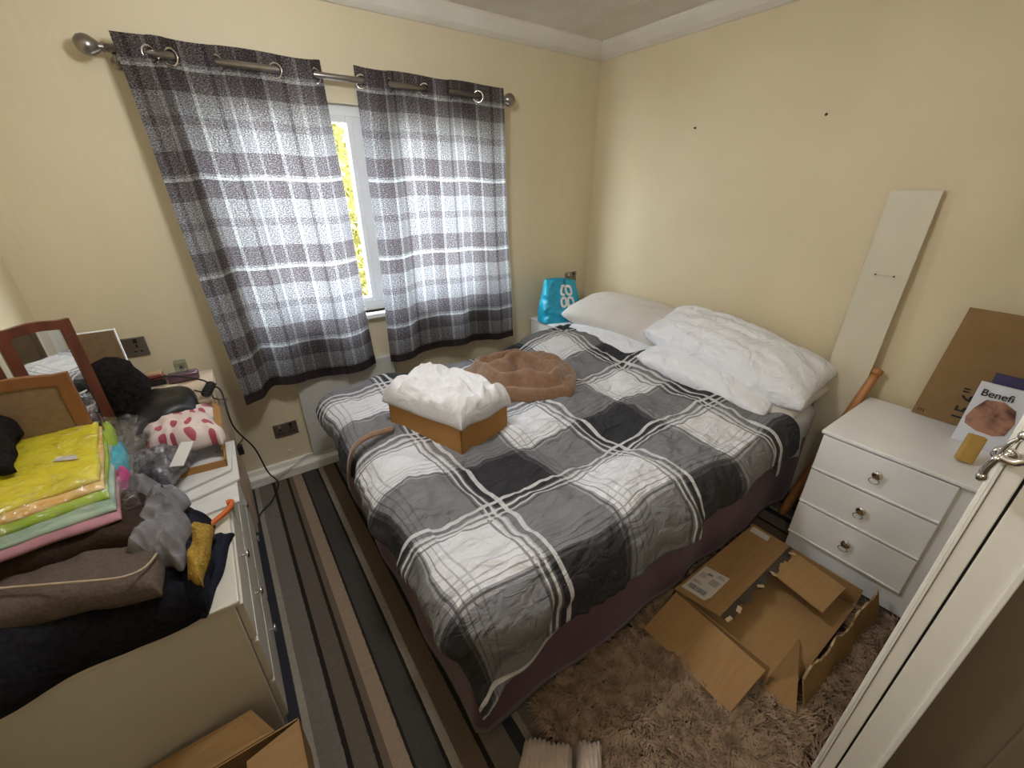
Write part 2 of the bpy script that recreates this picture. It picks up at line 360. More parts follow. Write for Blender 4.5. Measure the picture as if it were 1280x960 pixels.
def ridge(x, y, z=0): return 1-abs(N(x, y, z))*2.2
def slab(name, quad, z0, h, m, n=5, wr=.01, fr=9, seed=0, res=34, edge=.0, fold=0, foldf=30, fdir=0, **k):
    """soft folded-cloth body over a world quad [(x,y)|(x,y,z)]*4, bottom at z0 (+quad z), height h"""
    q = [Vector((p[0], p[1], (p[2] if len(p) > 2 else 0))) for p in quad]
    def P(u, v, top):
        a = u*2-1; b_ = v*2-1
        pr = max(0, 1-abs(a)**n)**.5*max(0, 1-abs(b_)**n)**.5
        base = q[0]*(1-u)*(1-v)+q[1]*u*(1-v)+q[2]*u*v+q[3]*(1-u)*v
        base = base+Vector((N(u*3+seed, v*3, 5), N(u*3, v*3+seed, 9), 0))*edge*2
        z = z0+base.z
        if top:
            w = base.x*fr; y = base.y*fr
            hh = h*(.35*pr+.65*pr**.6)+wr*pr*(N(w+seed, y, seed)+.5*ridge(w*1.7, y*1.7+seed, 3)-.3)
            if fold:
                t = (base.x*math.cos(fdir)+base.y*math.sin(fdir))*foldf+2.2*N(base.x*6+seed, base.y*6, 2)
                hh += fold*pr*math.sin(t)
            z += max(hh, .002*pr)
        return Vector((base.x, base.y, z))
    V = []; UV = []; nn = res+1
    for top in (1, 0):
        for i in range(nn):
            for j in range(nn):
                # cosine spacing -> denser at rim
                u = .5-.5*math.cos(math.pi*i/res); v = .5-.5*math.cos(math.pi*j/res)
                V.append(P(u, v, top)); UV.append((u, v))
    Fc = []
    for i in range(res):
        for j in range(res):
            a = i*nn+j; Fc.append((a, a+nn, a+nn+1, a+1)); bq = nn*nn+a; Fc.append((bq, bq+1, bq+nn+1, bq+nn))
    me = bpy.data.meshes.new(name); me.from_pydata(V, [], Fc)
    l = me.uv_layers.new(name='UVMap')
    for p in me.polygons:
        for li in p.loop_indices: l.data[li].uv = UV[me.loops[li].vertex_index]
    bm = bmesh.new(); bm.from_mesh(me); bmesh.ops.remove_doubles(bm, verts=bm.verts, dist=1e-5); bmesh.ops.recalc_face_normals(bm, faces=bm.faces); bm.to_mesh(me); bm.free()
    return link(name, me, m, k.pop('parent', None), smooth=True, **k)
def pxq(pts, z): return [(PZ(u, v, z).x, PZ(u, v, z).y) for u, v in pts]
def pillow(name, c, w, d, h, rot, m, parent=None, wr=.012, seed=0, frill=0, **k):
    """w along local x, d along local y"""
    R = Euler(rot).to_matrix(); c = Vector(c); V = []; n = 40
    for top in (1, -1):
        for i in range(n+1):
            for j in range(n+1):
                a = -math.cos(math.pi*i/n); b_ = -math.cos(math.pi*j/n)
                pr = (max(0, 1-a*a)**.5*max(0, 1-b_*b_)**.5)**.75
                pin = 1-.09*(1-abs(a)**2)*0
                x = a*w/2*(1-.06*(1-b_*b_))*(1-.04*b_**4); y = b_*d/2*(1-.05*(1-a*a))*(1-.13*a**4)
                z = top*h/2*pr + wr*pr*(N(a*3+seed, b_*3, top)+.5*ridge(a*5, b_*4+seed, top)-.25)*top
                z += .012*(abs(a)*abs(b_))**4*N(seed, a)
                V.append(c+R@Vector((x, y, z)))
    nn = n+1; Fc = []
    for i in range(n):
        for j in range(n):
            a = i*nn+j; Fc.append((a, a+nn, a+nn+1, a+1)); q = nn*nn+a; Fc.append((q, q+1, q+nn+1, q+nn))
    me = bpy.data.meshes.new(name); me.from_pydata(V, [], Fc)
    bm = bmesh.new(); bm.from_mesh(me); bmesh.ops.remove_doubles(bm, verts=bm.verts, dist=1e-5); bmesh.ops.recalc_face_normals(bm, faces=bm.faces); bm.to_mesh(me); bm.free()
    return link(name, me, m, parent, smooth=True, **k)
def text(body, size, mtx, m, parent, name='lettering', extrude=.0008, bold=0, sx=1.0):
    cu = bpy.data.curves.new(name, 'FONT'); cu.body = body; cu.size = size; cu.extrude = extrude; cu.offset = bold; cu.align_x = 'LEFT'
    t = bpy.data.objects.new('tmp', cu); C.objects.link(t); bpy.context.view_layer.update()
    me = bpy.data.meshes.new_from_object(t.evaluated_get(bpy.context.evaluated_depsgraph_get()))
    bpy.data.objects.remove(t); me.transform(mtx @ Matrix.Diagonal((sx, 1, 1, 1)))
    return link(name, me, m, parent)
def frame_mtx(o, xd, yd):
    xd = Vector(xd).normalized(); zd = xd.cross(Vector(yd)).normalized(); yd = zd.cross(xd)
    m = Matrix((xd, yd, zd)).transposed().to_4x4(); m.translation = Vector(o); return m
def struct(mb, name, m, label=None, parent=None):
    return mb.done(name, m, parent, kind='structure' if parent is None else None)

# ------------------------------------------------------------------ room shell
XW, YW, XL = 2.42, 2.445, -.66
ZC = 2.375
struct(MB().box(-2.2, 3.6, -1.4, 4.0, -.12, -.0), 'ground_base' if False else 'floor', M['carpet'])
wx0, wx1, wz0, wz1 = .03, 1.60, .885, 1.925     # window opening
b_ = MB(); T = .12
b_.box(XL-.1, wx0, YW, YW+T, 0, 2.45); b_.box(wx1, XW+.1, YW, YW+T, 0, 2.45)
b_.box(wx0, wx1, YW, YW+T, 0, wz0); b_.box(wx0, wx1, YW, YW+T, wz1, 2.45)
struct(b_, 'wall_back', M['wall_window'])
struct(MB().box(XW, XW+.1, -.08, YW, 0, 2.45), 'wall_right', M['wall'])
struct(MB().box(XL-.1, XL, -.08, YW, 0, 2.45), 'wall_left', M['wall'])
JX = 1.035   # doorway jamb
b_ = MB(); b_.box(JX+.03, XW+.6, -.085, -.004, 0, 2.45); b_.box(XL, -.23, -.085, -.004, 0, 2.45); b_.box(-.23, JX+.03, -.085, -.004, 2.06, 2.45)
struct(b_, 'wall_front', M['wall'])
struct(MB().box(-2.2, 3.6, -1.4, YW+.12, ZC, 2.5), 'ceiling', M['ceiling'])
# coving strips (lip where it meets the ceiling)
def coving(name, a, b2, inward):
    a = Vector(a); b2 = Vector(b2); i = Vector(inward); prof = [(0, 2.300), (.012, 2.300), (.045, 2.318), (.085, 2.350), (.10, 2.366), (.10, ZC), (0, ZC)]
    bm = bmesh.new(); A = [bm.verts.new(Vector((a.x, a.y, z))+i*d) for d, z in prof]; B = [bm.verts.new(Vector((b2.x, b2.y, z))+i*d) for d, z in prof]
    n = len(prof)
    for k in range(n): bm.faces.new((A[k], B[k], B[(k+1) % n], A[(k+1) % n]))
    bm.faces.new(A[::-1]); bm.faces.new(B); bmesh.ops.recalc_face_normals(bm, faces=bm.faces)
    me = bpy.data.meshes.new(name); bm.to_mesh(me); bm.free(); link(name, me, M['coving'], kind='structure')
coving('trim_1', (XL, YW, 0), (XW, YW, 0), (0, -1, 0))
coving('trim_2', (XW, YW, 0), (XW, 0, 0), (-1, 0, 0))
# skirting: boxed pipe run along window wall
b_ = MB(); b_.box(XL, 1.78, YW-.065, YW, 0, .055, .004); b_.box(XL, 1.78, YW-.022, YW, .055, .085, .003)
struct(b_, 'baseboard_back', M['gloss'])
struct(MB().box(XW-.018, XW, 0, YW, 0, .08, .003), 'baseboard_right', M['gloss'])
struct(MB().box(XL, XL+.018, 0, YW-.07, 0, .08, .003), 'baseboard_left', M['gloss'])
# hall
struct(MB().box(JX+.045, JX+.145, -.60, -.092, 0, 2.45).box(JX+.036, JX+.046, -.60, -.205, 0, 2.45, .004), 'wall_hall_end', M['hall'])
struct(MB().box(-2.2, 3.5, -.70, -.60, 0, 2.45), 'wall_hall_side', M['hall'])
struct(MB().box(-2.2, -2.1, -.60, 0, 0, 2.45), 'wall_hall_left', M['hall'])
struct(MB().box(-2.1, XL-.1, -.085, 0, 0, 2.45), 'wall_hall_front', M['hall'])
# doorway lining, architrave, stop
d1 = MB(); d1.box(JX, JX+.03, -.092, -.034, 0, 2.06, .002); d1.box(-.23, -.20, -.092, 0, 0, 2.06); d1.box(-.2, JX, -.092, 0, 2.03, 2.06)
d1 = d1.done('door_1', M['gloss'], None, kind='structure')
a = MB(); a.box(JX-.004, JX+.07, -.004, .000, 0, 2.1, .001); a.box(JX+.006, JX+.064, .000, .004, 0, 2.1, .001); a.box(JX+.012, JX+.055, .003, .008, 0, 2.1, .001)
a.done('architrave', M['gloss'], d1)
MB().box(JX-.001, JX+.03, -.030, -.005, 0, 2.03, .002).done('frame_strip', M['gloss'], d1)
MB().box(JX-.005, JX+.03, -.094, -.084, 0, 2.03, .002).done('frame_bead', M['gloss'], d1)
MB().box(JX+.006, JX+.03, -.036, -.029, 0, 2.03).done('frame_gap', M['black'], d1)
# chrome lever handle on the frame edge
hz0 = PX(1250, 568, JX-.01).z
hp = Vector((JX-.006, .002, hz0))
b_ = MB(); b_.lathe([(.016, 0), (.017, .003), (.014, .007), (.009, .009)], hp+Vector((.002, 0, 0)), (-1, 0, 0)); 
b_.tube(spline([hp+Vector((-.006, 0, 0)), hp+Vector((-.026, .004, .002)), hp+Vector((-.028, .008, -.006)), hp+Vector((-.028, .011, -.026)), hp+Vector((-.028, .010, -.038))]), [.006]*14+[.008]*19 if False else .0065, 10)
b_.tube(spline([hp+Vector((-.026, .002, .004)), hp+Vector((-.03, -.012, .004)), hp+Vector((-.03, -.022, .012)), hp+Vector((-.03, -.028, .02))]), .0065, 10)
b_.tube(spline([hp+Vector((-.02, .006, .004)), hp+Vector((-.022, .002, .03)), hp+Vector((-.022, -.008, .05))]), .004, 8)
for p in (hp+Vector((-.028, .010, -.039)), hp+Vector((-.03, -.028, .021)), hp+Vector((-.022, -.008, .05))):
    b_.lathe([(.0, -.009), (.006, -.007), (.0088, 0), (.006, .007), (0, .009)], p, (0, 0, 1), 12)
b_.done('lever_handle', M['chrome'], d1, smooth=True)

# ------------------------------------------------------------------ window
wy = YW+.055
w1 = MB()
w1.box(wx0, wx0+.05, wy, wy+.06, wz0, wz1, .004); w1.box(wx1-.05, wx1, wy, wy+.06, wz0, wz1, .004)
w1.box(wx0+.05, wx1-.05, wy, wy+.06, wz0, wz0+.05, .004); w1.box(wx0+.05, wx1-.05, wy, wy+.06, wz1-.05, wz1, .004)
mlx = .745
w1.box(mlx, mlx+.07, wy, wy+.06, wz0+.05, wz1-.05, .004)
w1 = w1.done('window_1', M['upvc'], kind='structure')
for (a0, a1) in ((wx0+.05, mlx), (mlx+.07, wx1-.05)):
    s = MB(); e = .03; z0, z1 = wz0+.05, wz1-.05; y0, y1 = wy-.012, wy+.045
    s.box(a0, a0+e, y0, y1, z0, z1, .005); s.box(a1-e, a1, y0, y1, z0, z1, .005); s.box(a0+e, a1-e, y0, y1, z0, z0+e, .005); s.box(a0+e, a1-e, y0, y1, z1-e, z1, .005)
    sash = s.done('sash', M['upvc'], w1)
    MB().box(a0+e, a1-e, wy+.02, wy+.026, z0+e, z1-e).done('glass_pane', M['glass'], sash)
b_ = MB(); b_.box(mlx+.085, mlx+.105, wy-.03, wy-.012, 1.36, 1.42, .003); b_.tube([(mlx+.095, wy-.03, 1.40), (mlx+.095, wy-.045, 1.39), (mlx+.092, wy-.05, 1.29)], .006)
b_.done('window_latch', M['white_plastic'], w1)
MB().box(wx0-.02, wx1+.02, YW-.045, wy, wz0-.028, wz0, .006).done('window_sill', M['upvc'], w1)
# outside
hd = bpy.data.meshes.new('hedge'); V = []; Fc = []
rng = random.Random(3)
for i in range(9000):
    p = Vector((rng.uniform(.7, 1.9), 4.15+rng.uniform(-.12, .2), rng.uniform(0, 2.5)+.06*math.sin(i)))
    r = Euler((rng.uniform(-1, 1), rng.uniform(-1, 1), rng.uniform(0, 6))).to_matrix(); s = rng.uniform(.02, .045); k = len(V)
    V += [p+r@Vector(q)*s for q in ((-1, 0, 0), (0, -.5, .1), (1, 0, 0), (0, .5, .1))]; Fc.append((k, k+1, k+2, k+3))
k = len(V); bx0, bx1, by0, by1, bz = .72, 1.88, 4.22, 4.6, 2.42
V += [Vector(q) for q in ((bx0, by0, 0), (bx1, by0, 0), (bx1, by1, 0), (bx0, by1, 0), (bx0, by0, bz), (bx1, by0, bz), (bx1, by1, bz), (bx0, by1, bz))]
Fc += [tuple(k+i for i in q) for q in ((0, 1, 5, 4), (1, 2, 6, 5), (2, 3, 7, 6), (3, 0, 4, 7), (4, 5, 6, 7), (0, 3, 2, 1))]
hd.from_pydata(V, [], Fc); link('hedge', hd, M['hedge'], label='sunlit yellow-green hedge seen through the gap between the curtains', cat='hedge', kind='stuff')
MB().box(-6, 8, 4.0, 12, -.1, 0).done('ground', M['bounce_paving'], kind='structure')

# ------------------------------------------------------------------ radiator panel under the window
b_ = empty('radiator', (.49, YW, .09), 'flat white panel radiator, greyed as if in shade, on the wall below the window', 'radiator')
MB().box(.205, .485, YW-.045, YW-.001, .095, .61, .004).done('panel', M['rad'], b_)
MB().box(.487, .768, YW-.045, YW-.001, .095, .61, .004).done('panel', M['rad'], b_)
# ------------------------------------------------------------------ curtain rod + curtains
ry = YW-.085; rz = 2.007
rd = empty('curtain_rod', (.72, ry, rz), 'dull metal curtain rod with ball ends above the window', 'curtain rod')
MB().tube([(-.135, ry, rz), (1.575, ry, rz)], .0135, 16).done('pole', M['rod'], rd, smooth=True)
for x, s in ((-.135, -1), (1.575, 1)):
    MB().lathe([(.013, 0), (.017, .004), (.012, .012), (.02, .02), (.031, .036), (.034, .052), (.029, .068), (.016, .080), (0, .084)], (x, ry, rz), (s, 0, 0), 24).done('finial', M['rod'], rd, smooth=True)
for x in (-.115, 1.562):
    MB().tube([(x, ry, rz-.015), (x, ry+.01, rz-.03), (x, YW, rz-.03)], .007).lathe([(.022, 0), (.022, .008), (.012, .012)], (x, YW, rz-.03), (0, -1, 0)).done('bracket', M['rod'], rd)
def curtain(label, x0, x1, cross, first_front, bot, seed, lx0=0, lx1=0, toe=0):
    root = empty('curtain', ((x0+x1)/2, ry, bot), label, 'curtain')
    segs = [x0-.02]+cross+[x1+.02]
    def wave(x):
        for i in range(len(segs)-1):
            if x <= segs[i+1] or i == len(segs)-2:
                t = (x-segs[i])/(segs[i+1]-segs[i]); fr = (i % 2 == 0) == first_front
                t = min(max(t, 0), 1)
                if i == 0: t = .5+.5*t
                if i == len(segs)-2: t = .5*t
                v = math.sin(math.pi*t)**.75
                return -v if fr else v
    # denser sampling; arc length for UV
    nx, nz = 150, 60; xs = [x0+(x1-x0)*i/nx for i in range(nx+1)]; ztop = 2.062
    L = [0]
    for i in range(nx): L.append(L[-1]+math.hypot(xs[i+1]-xs[i], (wave(xs[i+1])-wave(xs[i]))*.038))
    def fn(u, v):
        i = round(u*nx); x = xs[i]; z = ztop+(bot-ztop)*v
        z += .012*wave(x)*(1-v)**3 + v*(.012*math.sin(x*9+seed)+.006*N(x*12, seed))
        amp = .041*(1-v)+.026*v
        if v > .1: amp *= 1-.35*math.sin(min(1, (v-.1)*1.3)*math.pi)
        y = ry+wave(x)*amp+.014*v*N(x*4+seed, v*2)+.010*min(1, v*3)*N(x*11+seed, v*1.2, 4)-.02*v
        xx = x+lx0*v*(1-u)+lx1*v*u+.012*v*N(v*3, seed, x*2)
        if toe and u < .26: q_ = 1-u/.26; q_ = min(1, q_*1.6); q_ = q_*q_*(3-2*q_); y -= toe*v*q_; z -= .025*v*q_
        return (xx, min(y, YW-.022-.028*min(1, max(0, v-.6)*4)), z)
    me = grid_mesh(fn, nx, nz, lambda u, v: (L[round(u*nx)]+seed, ztop+(bot-ztop)*v))
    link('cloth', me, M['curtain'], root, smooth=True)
    for x in cross:
        b_ = MB(); s = 1
        i = min(range(nx), key=lambda k: abs(xs[k]-x)); sl = wave(xs[min(i+3, nx)])-wave(xs[max(i-3, 0)]); ang = math.radians(38)*(1 if sl > 0 else -1)
        n = Vector((math.cos(ang+math.pi/2), math.sin(ang+math.pi/2), 0)); t = Vector((math.cos(ang), math.sin(ang), 0)); t, n = n, t
        ax = Vector((math.sin(ang), -math.cos(ang), 0)); t = Vector((math.cos(ang), math.sin(ang), 0)) 
        pts = [Vector((x, ry, rz-.004))+.027*(t*math.cos(a)+Vector((0, 0, 1))*math.sin(a)) for a in [2*math.pi*k/20 for k in range(20)]]
        b_.tube(pts, .0048, 8, closed=True).done('eyelet', M['chrome'], root, smooth=True)
    return root
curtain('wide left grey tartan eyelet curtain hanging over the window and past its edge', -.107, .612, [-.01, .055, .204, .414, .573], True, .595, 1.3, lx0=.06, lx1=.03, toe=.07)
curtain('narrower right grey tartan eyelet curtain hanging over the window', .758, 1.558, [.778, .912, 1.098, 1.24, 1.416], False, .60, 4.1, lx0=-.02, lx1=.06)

# ------------------------------------------------------------------ sockets
def socket(x0, x1, z0, z1, label, plug=False):
    r = empty('wall_socket', ((x0+x1)/2, YW, z0), label, 'socket'); y = YW
    MB().box(x0, x1, y-.009, y-.0005, z0, z1, .003).done('face_plate', M['steel'], r)
    w = x1-x0; h = z1-z0
    for k in (0, 1):
        cx = x0+w*(.27+.46*k)
        MB().box(cx-.007, cx+.007, y-.014, y-.008, z0+h*.70, z0+h*.92, .001).done('rocker_switch', M['black'] if k else M['chrome'], r)
        b = MB()
        for dx, dz, a_, b2 in ((0, .55, .0035, .006), (-.011, .27, .0045, .003), (.011, .27, .0045, .003)):
            b.box(cx+dx-a_, cx+dx+a_, y-.0105, y-.0085, z0+h*dz-b2, z0+h*dz+b2)
        b.done('pin_holes', M['black'], r)
p = PY(178, 432, YW); socket(p.x-.115, p.x+.018, p.z-.045, p.z+.045, 'brushed steel double socket on the wall behind the dressing mirror')
p = PY(357, 536, YW); socket(p.x-.062, p.x+.062, p.z-.042, p.z+.042, 'brushed steel double socket low on the wall beside the radiator')
p = PY(714, 346, YW); socket(p.x-.07, p.x+.045, p.z-.045, p.z+.04, 'brushed steel socket on the wall above the blue bag')
p = PY(362, 563, YW); MB().box(p.x-.006, p.x+.006, YW-.012, YW-.0005, p.z-.01, p.z+.01, .003).done('cable_clip', M['white_plastic'], label='tiny white cable clip on the wall under the low socket', cat='clip')
# wall plugs left in the wall
for (u, v) in ((869, 160), (1033, 143)):
    p = PX(u, v, XW); lab = 'small brown nail left in the wall, the one nearer the window' if u < 900 else 'small brown nail left in the wall, the one nearer the plank'
    MB().lathe([(.006, 0), (.006, .003), (.0025, .004), (.002, .012), (0, .013)], p, (-1, 0, 0), 10).done('nail', M['darkwood'], label=lab, cat='nail', group='nails in the pillow wall')

# ------------------------------------------------------------------ bed
BX0, BX1, BY0, BY1 = .315, 2.27, .625, 2.10
bed = empty('bed', ((BX0+BX1)/2, (BY0+BY1)/2, 0), 'double bed with grey and white plaid duvet and plum valance', 'bed')
MB().box(BX0+.03, BX1, BY0+.03, BY1-.03, .06, .30, .02).done('divan_base', M['mattress'], bed)
b_ = MB().box(BX0+.01, BX1, BY0+.01, BY1-.01, .31, .545, .05); b_.done('mattress', M['sheet'], bed, smooth=True)
for x in (BX0+.12, BX1-.12):
    for y in (BY0+.12, BY1-.12): MB().lathe([(.025, 0), (.025, .03), (.018, .06)], (x, y, 0)).done('castor', M['black'], bed)
def valfn(u, v):
    # path: near side from head to foot, foot, far side
    L1 = BX1-BX0; L2 = BY1-BY0; t = u*(2*L1+L2); r = .05
    if t < L1: p = Vector((BX1-t, BY0, 0)); nrm = Vector((0, -1, 0))
    elif t < L1+L2: p = Vector((BX0, BY0+(t-L1), 0)); nrm = Vector((-1, 0, 0))
    else: p = Vector((BX0+(t-L1-L2), BY1, 0)); nrm = Vector((0, 1, 0))
    w = .012*N(t*5, .3)+.008*math.sin(t*14+3*N(t*2, 1))
    z = .45-v*.42
    d = abs(t-L1)
    if d < .25 : w += .0
    return p+nrm*(.000+w*v*.8+.012*v)+Vector((0, 0, z+.012*v*N(t*3, 4)))
o = link('valance', grid_mesh(valfn, 200, 10), M['valance'], bed, smooth=True); thicken(o, .004)
# rounded corners via smooth modifier kept small
TOP = .615
def dv(u, v):
    """u along bed length (foot->head), v across (near->window)"""
    ex0 = .19; s = -ex0+u*(1.60+ex0); ylo = -.26-.06*math.exp(-(u/.10)**2)+.10*max(0, (u-.2)); yhi = 1.42+.22
    t = ylo+v*(yhi-ylo)
    # wavy hem
    if v < .02: t += 0
    X0, Y0, Y1 = .345, .645, 1.42+.645
    r = .09
    ex = max(0, -s); eyn = max(0, -t); eyf = max(0, t-1.42)
    x = X0+max(s, 0); y = Y0+min(max(t, 0), 1.42)
    e = math.hypot(ex, eyn+eyf); z = TOP
    if e > 1e-6:
        dx, dy = -ex/e, (-eyn+eyf)/e
        a = min(e/r, math.pi/2); out = r*math.sin(a); z -= r*(1-math.cos(a))+max(0, e-r*math.pi/2)
        out += .05*max(0, e-r*math.pi/2)/.2*.3
        x += dx*out; y += dy*out
    ins = 1 if e == 0 else max(0, 1-e*1.5)
    # broad puffiness and folds
    z += ins*(.030*N(x*2.6, y*2.6, 1)+.016*N(x*6, y*5, 2)) + ins*.014*(ridge(x*3+1.5*y, y*2.0-x, 3)-.4)*max(0, 1-abs(y-1.1)) 
    z += .045*math.exp(-((x-1.0)**2+(y-.72)**2)/.05)*ins*.6
    z -= .04*math.exp(-((x-1.10)**2/.10+(y-1.02)**2/.03))
    z += .05*math.exp(-((x-1.62)**2/.08+(y-1.9)**2/.05))
    z += max(0, x-1.5)*.13*ins*min(1, max(0, (y-.75))*2.5)
    n2 = .024*N(x*6+y*3, y*8, z*8)+.010*N(x*17, y*17, z*14)+.013*(ridge(x*8+y*4, y*6-x*3, 2)-.5)+.006*(ridge(x*19-y*6, y*15+x*4, 6)-.5)
    if e > 0:
        k = min(1, e*6); nx_ = -ex/e; ny_ = (-eyn+eyf)/e
        q_ = max(n2, -.006)+.010; x += nx_*q_*k*1.3; y += ny_*q_*k*1.3; z += .4*n2
        y += ny_*.014*math.sin(s*13+4*N(s*2, 0))*min(1, e*4)*(1 if ex == 0 else .3)
        x += nx_*.014*math.sin(t*15+4*N(t*2, 3))*min(1, e*4)*(1 if eyn+eyf == 0 else .3)
    else: z += n2*.7
    return (x, y, z)
def dvuv(u, v):
    ex0 = .19; s = -ex0+u*(1.60+ex0); ylo = -.26-.06*math.exp(-(u/.10)**2)+.10*max(0, (u-.2)); yhi = 1.64
    t = ylo+v*(yhi-ylo); xx, yy, _ = .36+s, .645+t, 0
    d = .05*N(xx*1.8, yy*1.8, 7)+.012*N(xx*7, yy*7, 2)
    return (xx+d, yy+.05*N(xx*1.8, yy*1.8, 11)+.012*N(xx*7, yy*7, 5))
o = link('duvet', grid_mesh(dv, 230, 200, dvuv), M['duvet'], bed, smooth=True); thicken(o, .02, -1)
o.data.materials.append(M['sheet']); o.modifiers[0].material_offset = 1; o.modifiers[0].material_offset_rim = 1
# loose white sheet at the head, spilling over the near side
def shf(u, v):
    x = 1.93+.33*u; t = v*.95
    y = 1.30-t; z = .575
    if y < .66:
        e = .66-y; r = .05; a = min(e/r, math.pi/2); y = .66-r*math.sin(a)-.012*math.sin(x*30); z -= r*(1-math.cos(a))+max(0, e-r*math.pi/2)*.9
        y -= .02*N(x*9, e*6)
    z += .018*N(x*6, v*5, 2)+.015*ridge(x*5, v*6, 1)
    return (x+.03*N(v*4, 2), y, z)
o = link('sheet', grid_mesh(shf, 30, 60), M['sheet'], bed, smooth=True); thicken(o, .006, 1)
# headboard stub, dark wood seen between the bed and the wall
MB().box(2.285, 2.315, .655, BY1-.02, .0, .62, .006).done('headboard', M['darkwood'], bed)

# pillows
pg = 'pillows at the head of the bed'
pillow('pillow', (2.09, 1.74, .665), .74, .44, .15, (math.radians(-4), 0, math.radians(88)), M['pillow'], wr=.01, seed=2, label='flattened white pillow underneath the cream pillow in the window corner', cat='pillow', group=pg)
pillow('pillow', (2.16, 1.805, .765), .82, .44, .23, (math.radians(-12), math.radians(0), math.radians(93)), M['pillow2'], wr=.010, seed=5, label='plump cream pillow nearest the blue bag, against the wall', cat='pillow', group=pg)
pillow('pillow', (2.03, 1.06, .662), .72, .42, .18, (math.radians(-6), math.radians(-8), math.radians(97)), M['pillow'], wr=.016, seed=8, label='white pillow lying lowest in the right-hand pile, its side facing the duvet', cat='pillow', group=pg)
pillow('pillow', (2.17, .86, .625), .50, .44, .13, (math.radians(-10), math.radians(-4), math.radians(90)), M['pillow2'], wr=.010, seed=11, label='cream pillow squashed between two white pillows, end poking out near the plank', cat='pillow', group=pg)
pillow('pillow', (2.14, 1.03, .762), .90, .43, .25, (math.radians(-14), math.radians(-10), math.radians(95)), M['pillow'], wr=.024, seed=14, label='big crumpled white pillow on top of the right-hand pile', cat='pillow', group=pg)

# box with white bedding on the bed
Bf, Bl, Br = PZ(578, 572, .60), PZ(490, 535, .60), PZ(634, 538, .60)
Bb = Bl+Br-Bf; bh = .14; zb = .60
up = Vector((0, 0, bh)); cen = (Bl+Br)/2
bx = empty('cardboard_box', (cen.x, cen.y, zb), 'tan cardboard box standing on the bed, holding bundled white bedding', 'box')
for a, c_ in ((Bf, Bl), (Bl, Bb), (Bb, Br), (Br, Bf)):
    inn = (cen-(a+c_)/2).normalized()*.005; inn.z = 0
    MB().poly([a, c_, c_+up, a+up], inn).done('side_panel', M['card2'], bx)
MB().poly([Bf, Bl, Bb, Br], (0, 0, .005)).done('bottom_panel', M['card2'], bx)
def scl(p, s): return (cen.x+(p.x-cen.x)*s, cen.y+(p.y-cen.y)*s)
ql = [scl(Bf, 1.07), scl(Br, 1.07), scl(Bb, 1.06), scl(Bl, 1.10)]
slab('bundled_bedding', ql, zb+bh-.010, .105, M['bedding'], n=9, wr=.040, fr=11, seed=3, res=120, edge=.006, fold=.0045, foldf=95, fdir=1.0, label='crumpled white bedding bulging out of the tan box on the bed', cat='bedding')
# brown fleece heap
def fleece(u, v):
    a = u*2*math.pi; r = v; cx, cy = 1.22, 1.66
    rx, ry_ = .31, .27
    wob = 1+.16*N(math.cos(a)*1.6, math.sin(a)*1.6, 3)+.05*N(math.cos(a)*5, math.sin(a)*5, 8)
    X = r*rx*wob*math.cos(a); Y = r*ry_*wob*math.sin(a)
    x = cx+X*.9+Y*.25; y = cy+Y-X*.35
    h = .10*max(0, 1-r**4)**.6
    sw = math.sin(r*15+a*1.0+4.5*N(X*6, Y*6, 2)+1)
    h += .022*(1-r**6)*sw*(.3+.7*min(1, r*2)) + .02*(1-r**4)*N(X*16, Y*16)
    h -= .07*math.exp(-(((X+.0)**2)/.012+((Y+.02)**2)/.006))
    return (x, y, .60+max(h, 0)+(.0 if r < 1 else -.01))
fl = link('fleece_blanket', grid_mesh(fleece, 120, 50), M['fleece'], label='brown fleece blanket heaped up on the bed behind the tan box', cat='blanket', smooth=True); thicken(fl, .004)
# brown strap trailing from the box over the foot of the bed
pts = spline([PZ(492, 536, .635), PZ(472, 541, .650), PZ(457, 547, .650), PX(445, 556, .278), PX(438, 570, .250), PX(436, 590, .236), PX(438, 612, .234)], 8)
def strapf(u, v):
    i = min(int(u*(len(pts)-1)), len(pts)-2); p = pts[i]+(pts[i+1]-pts[i])*(u*(len(pts)-1)-i); t = pts[i+1]-pts[i]
    side = Vector((.25, 1, 0)).normalized() if u > .45 else Vector((t.y, -t.x, 0)).normalized()*-1
    side = Vector((.55*(1-u), 1, 0)).normalized()
    return p+side*(v-.5)*.035
thicken(link('fleece_strap', grid_mesh(strapf, 50, 3), M['fleece'], label='narrow brown fabric strap running from the tan box over the foot of the bed', cat='strap', smooth=True), .008, 0)

# ------------------------------------------------------------------ corner cabinet with blue bag
ck = empty('bedside_cabinet', (2.12, 2.3, 0), 'white bedside cabinet in the corner beyond the bed', 'cabinet')
cx0, cx1, cy0, cy1, ct = 1.86, 2.36, 2.135, 2.435, .66
MB().box(cx0+.01, cx1, cy0+.012, cy1, .04, ct-.016, .002).done('body', M['white'], ck)
MB().box(cx0, cx1+.005, cy0, cy1, ct-.016, ct, .003).done('top', M['white'], ck)
for i in range(3): MB().box(cx0+.02, cx1-.01, cy0, cy0+.014, .06+i*.195, .245+i*.195, .003).done('drawer', M['white'], ck)
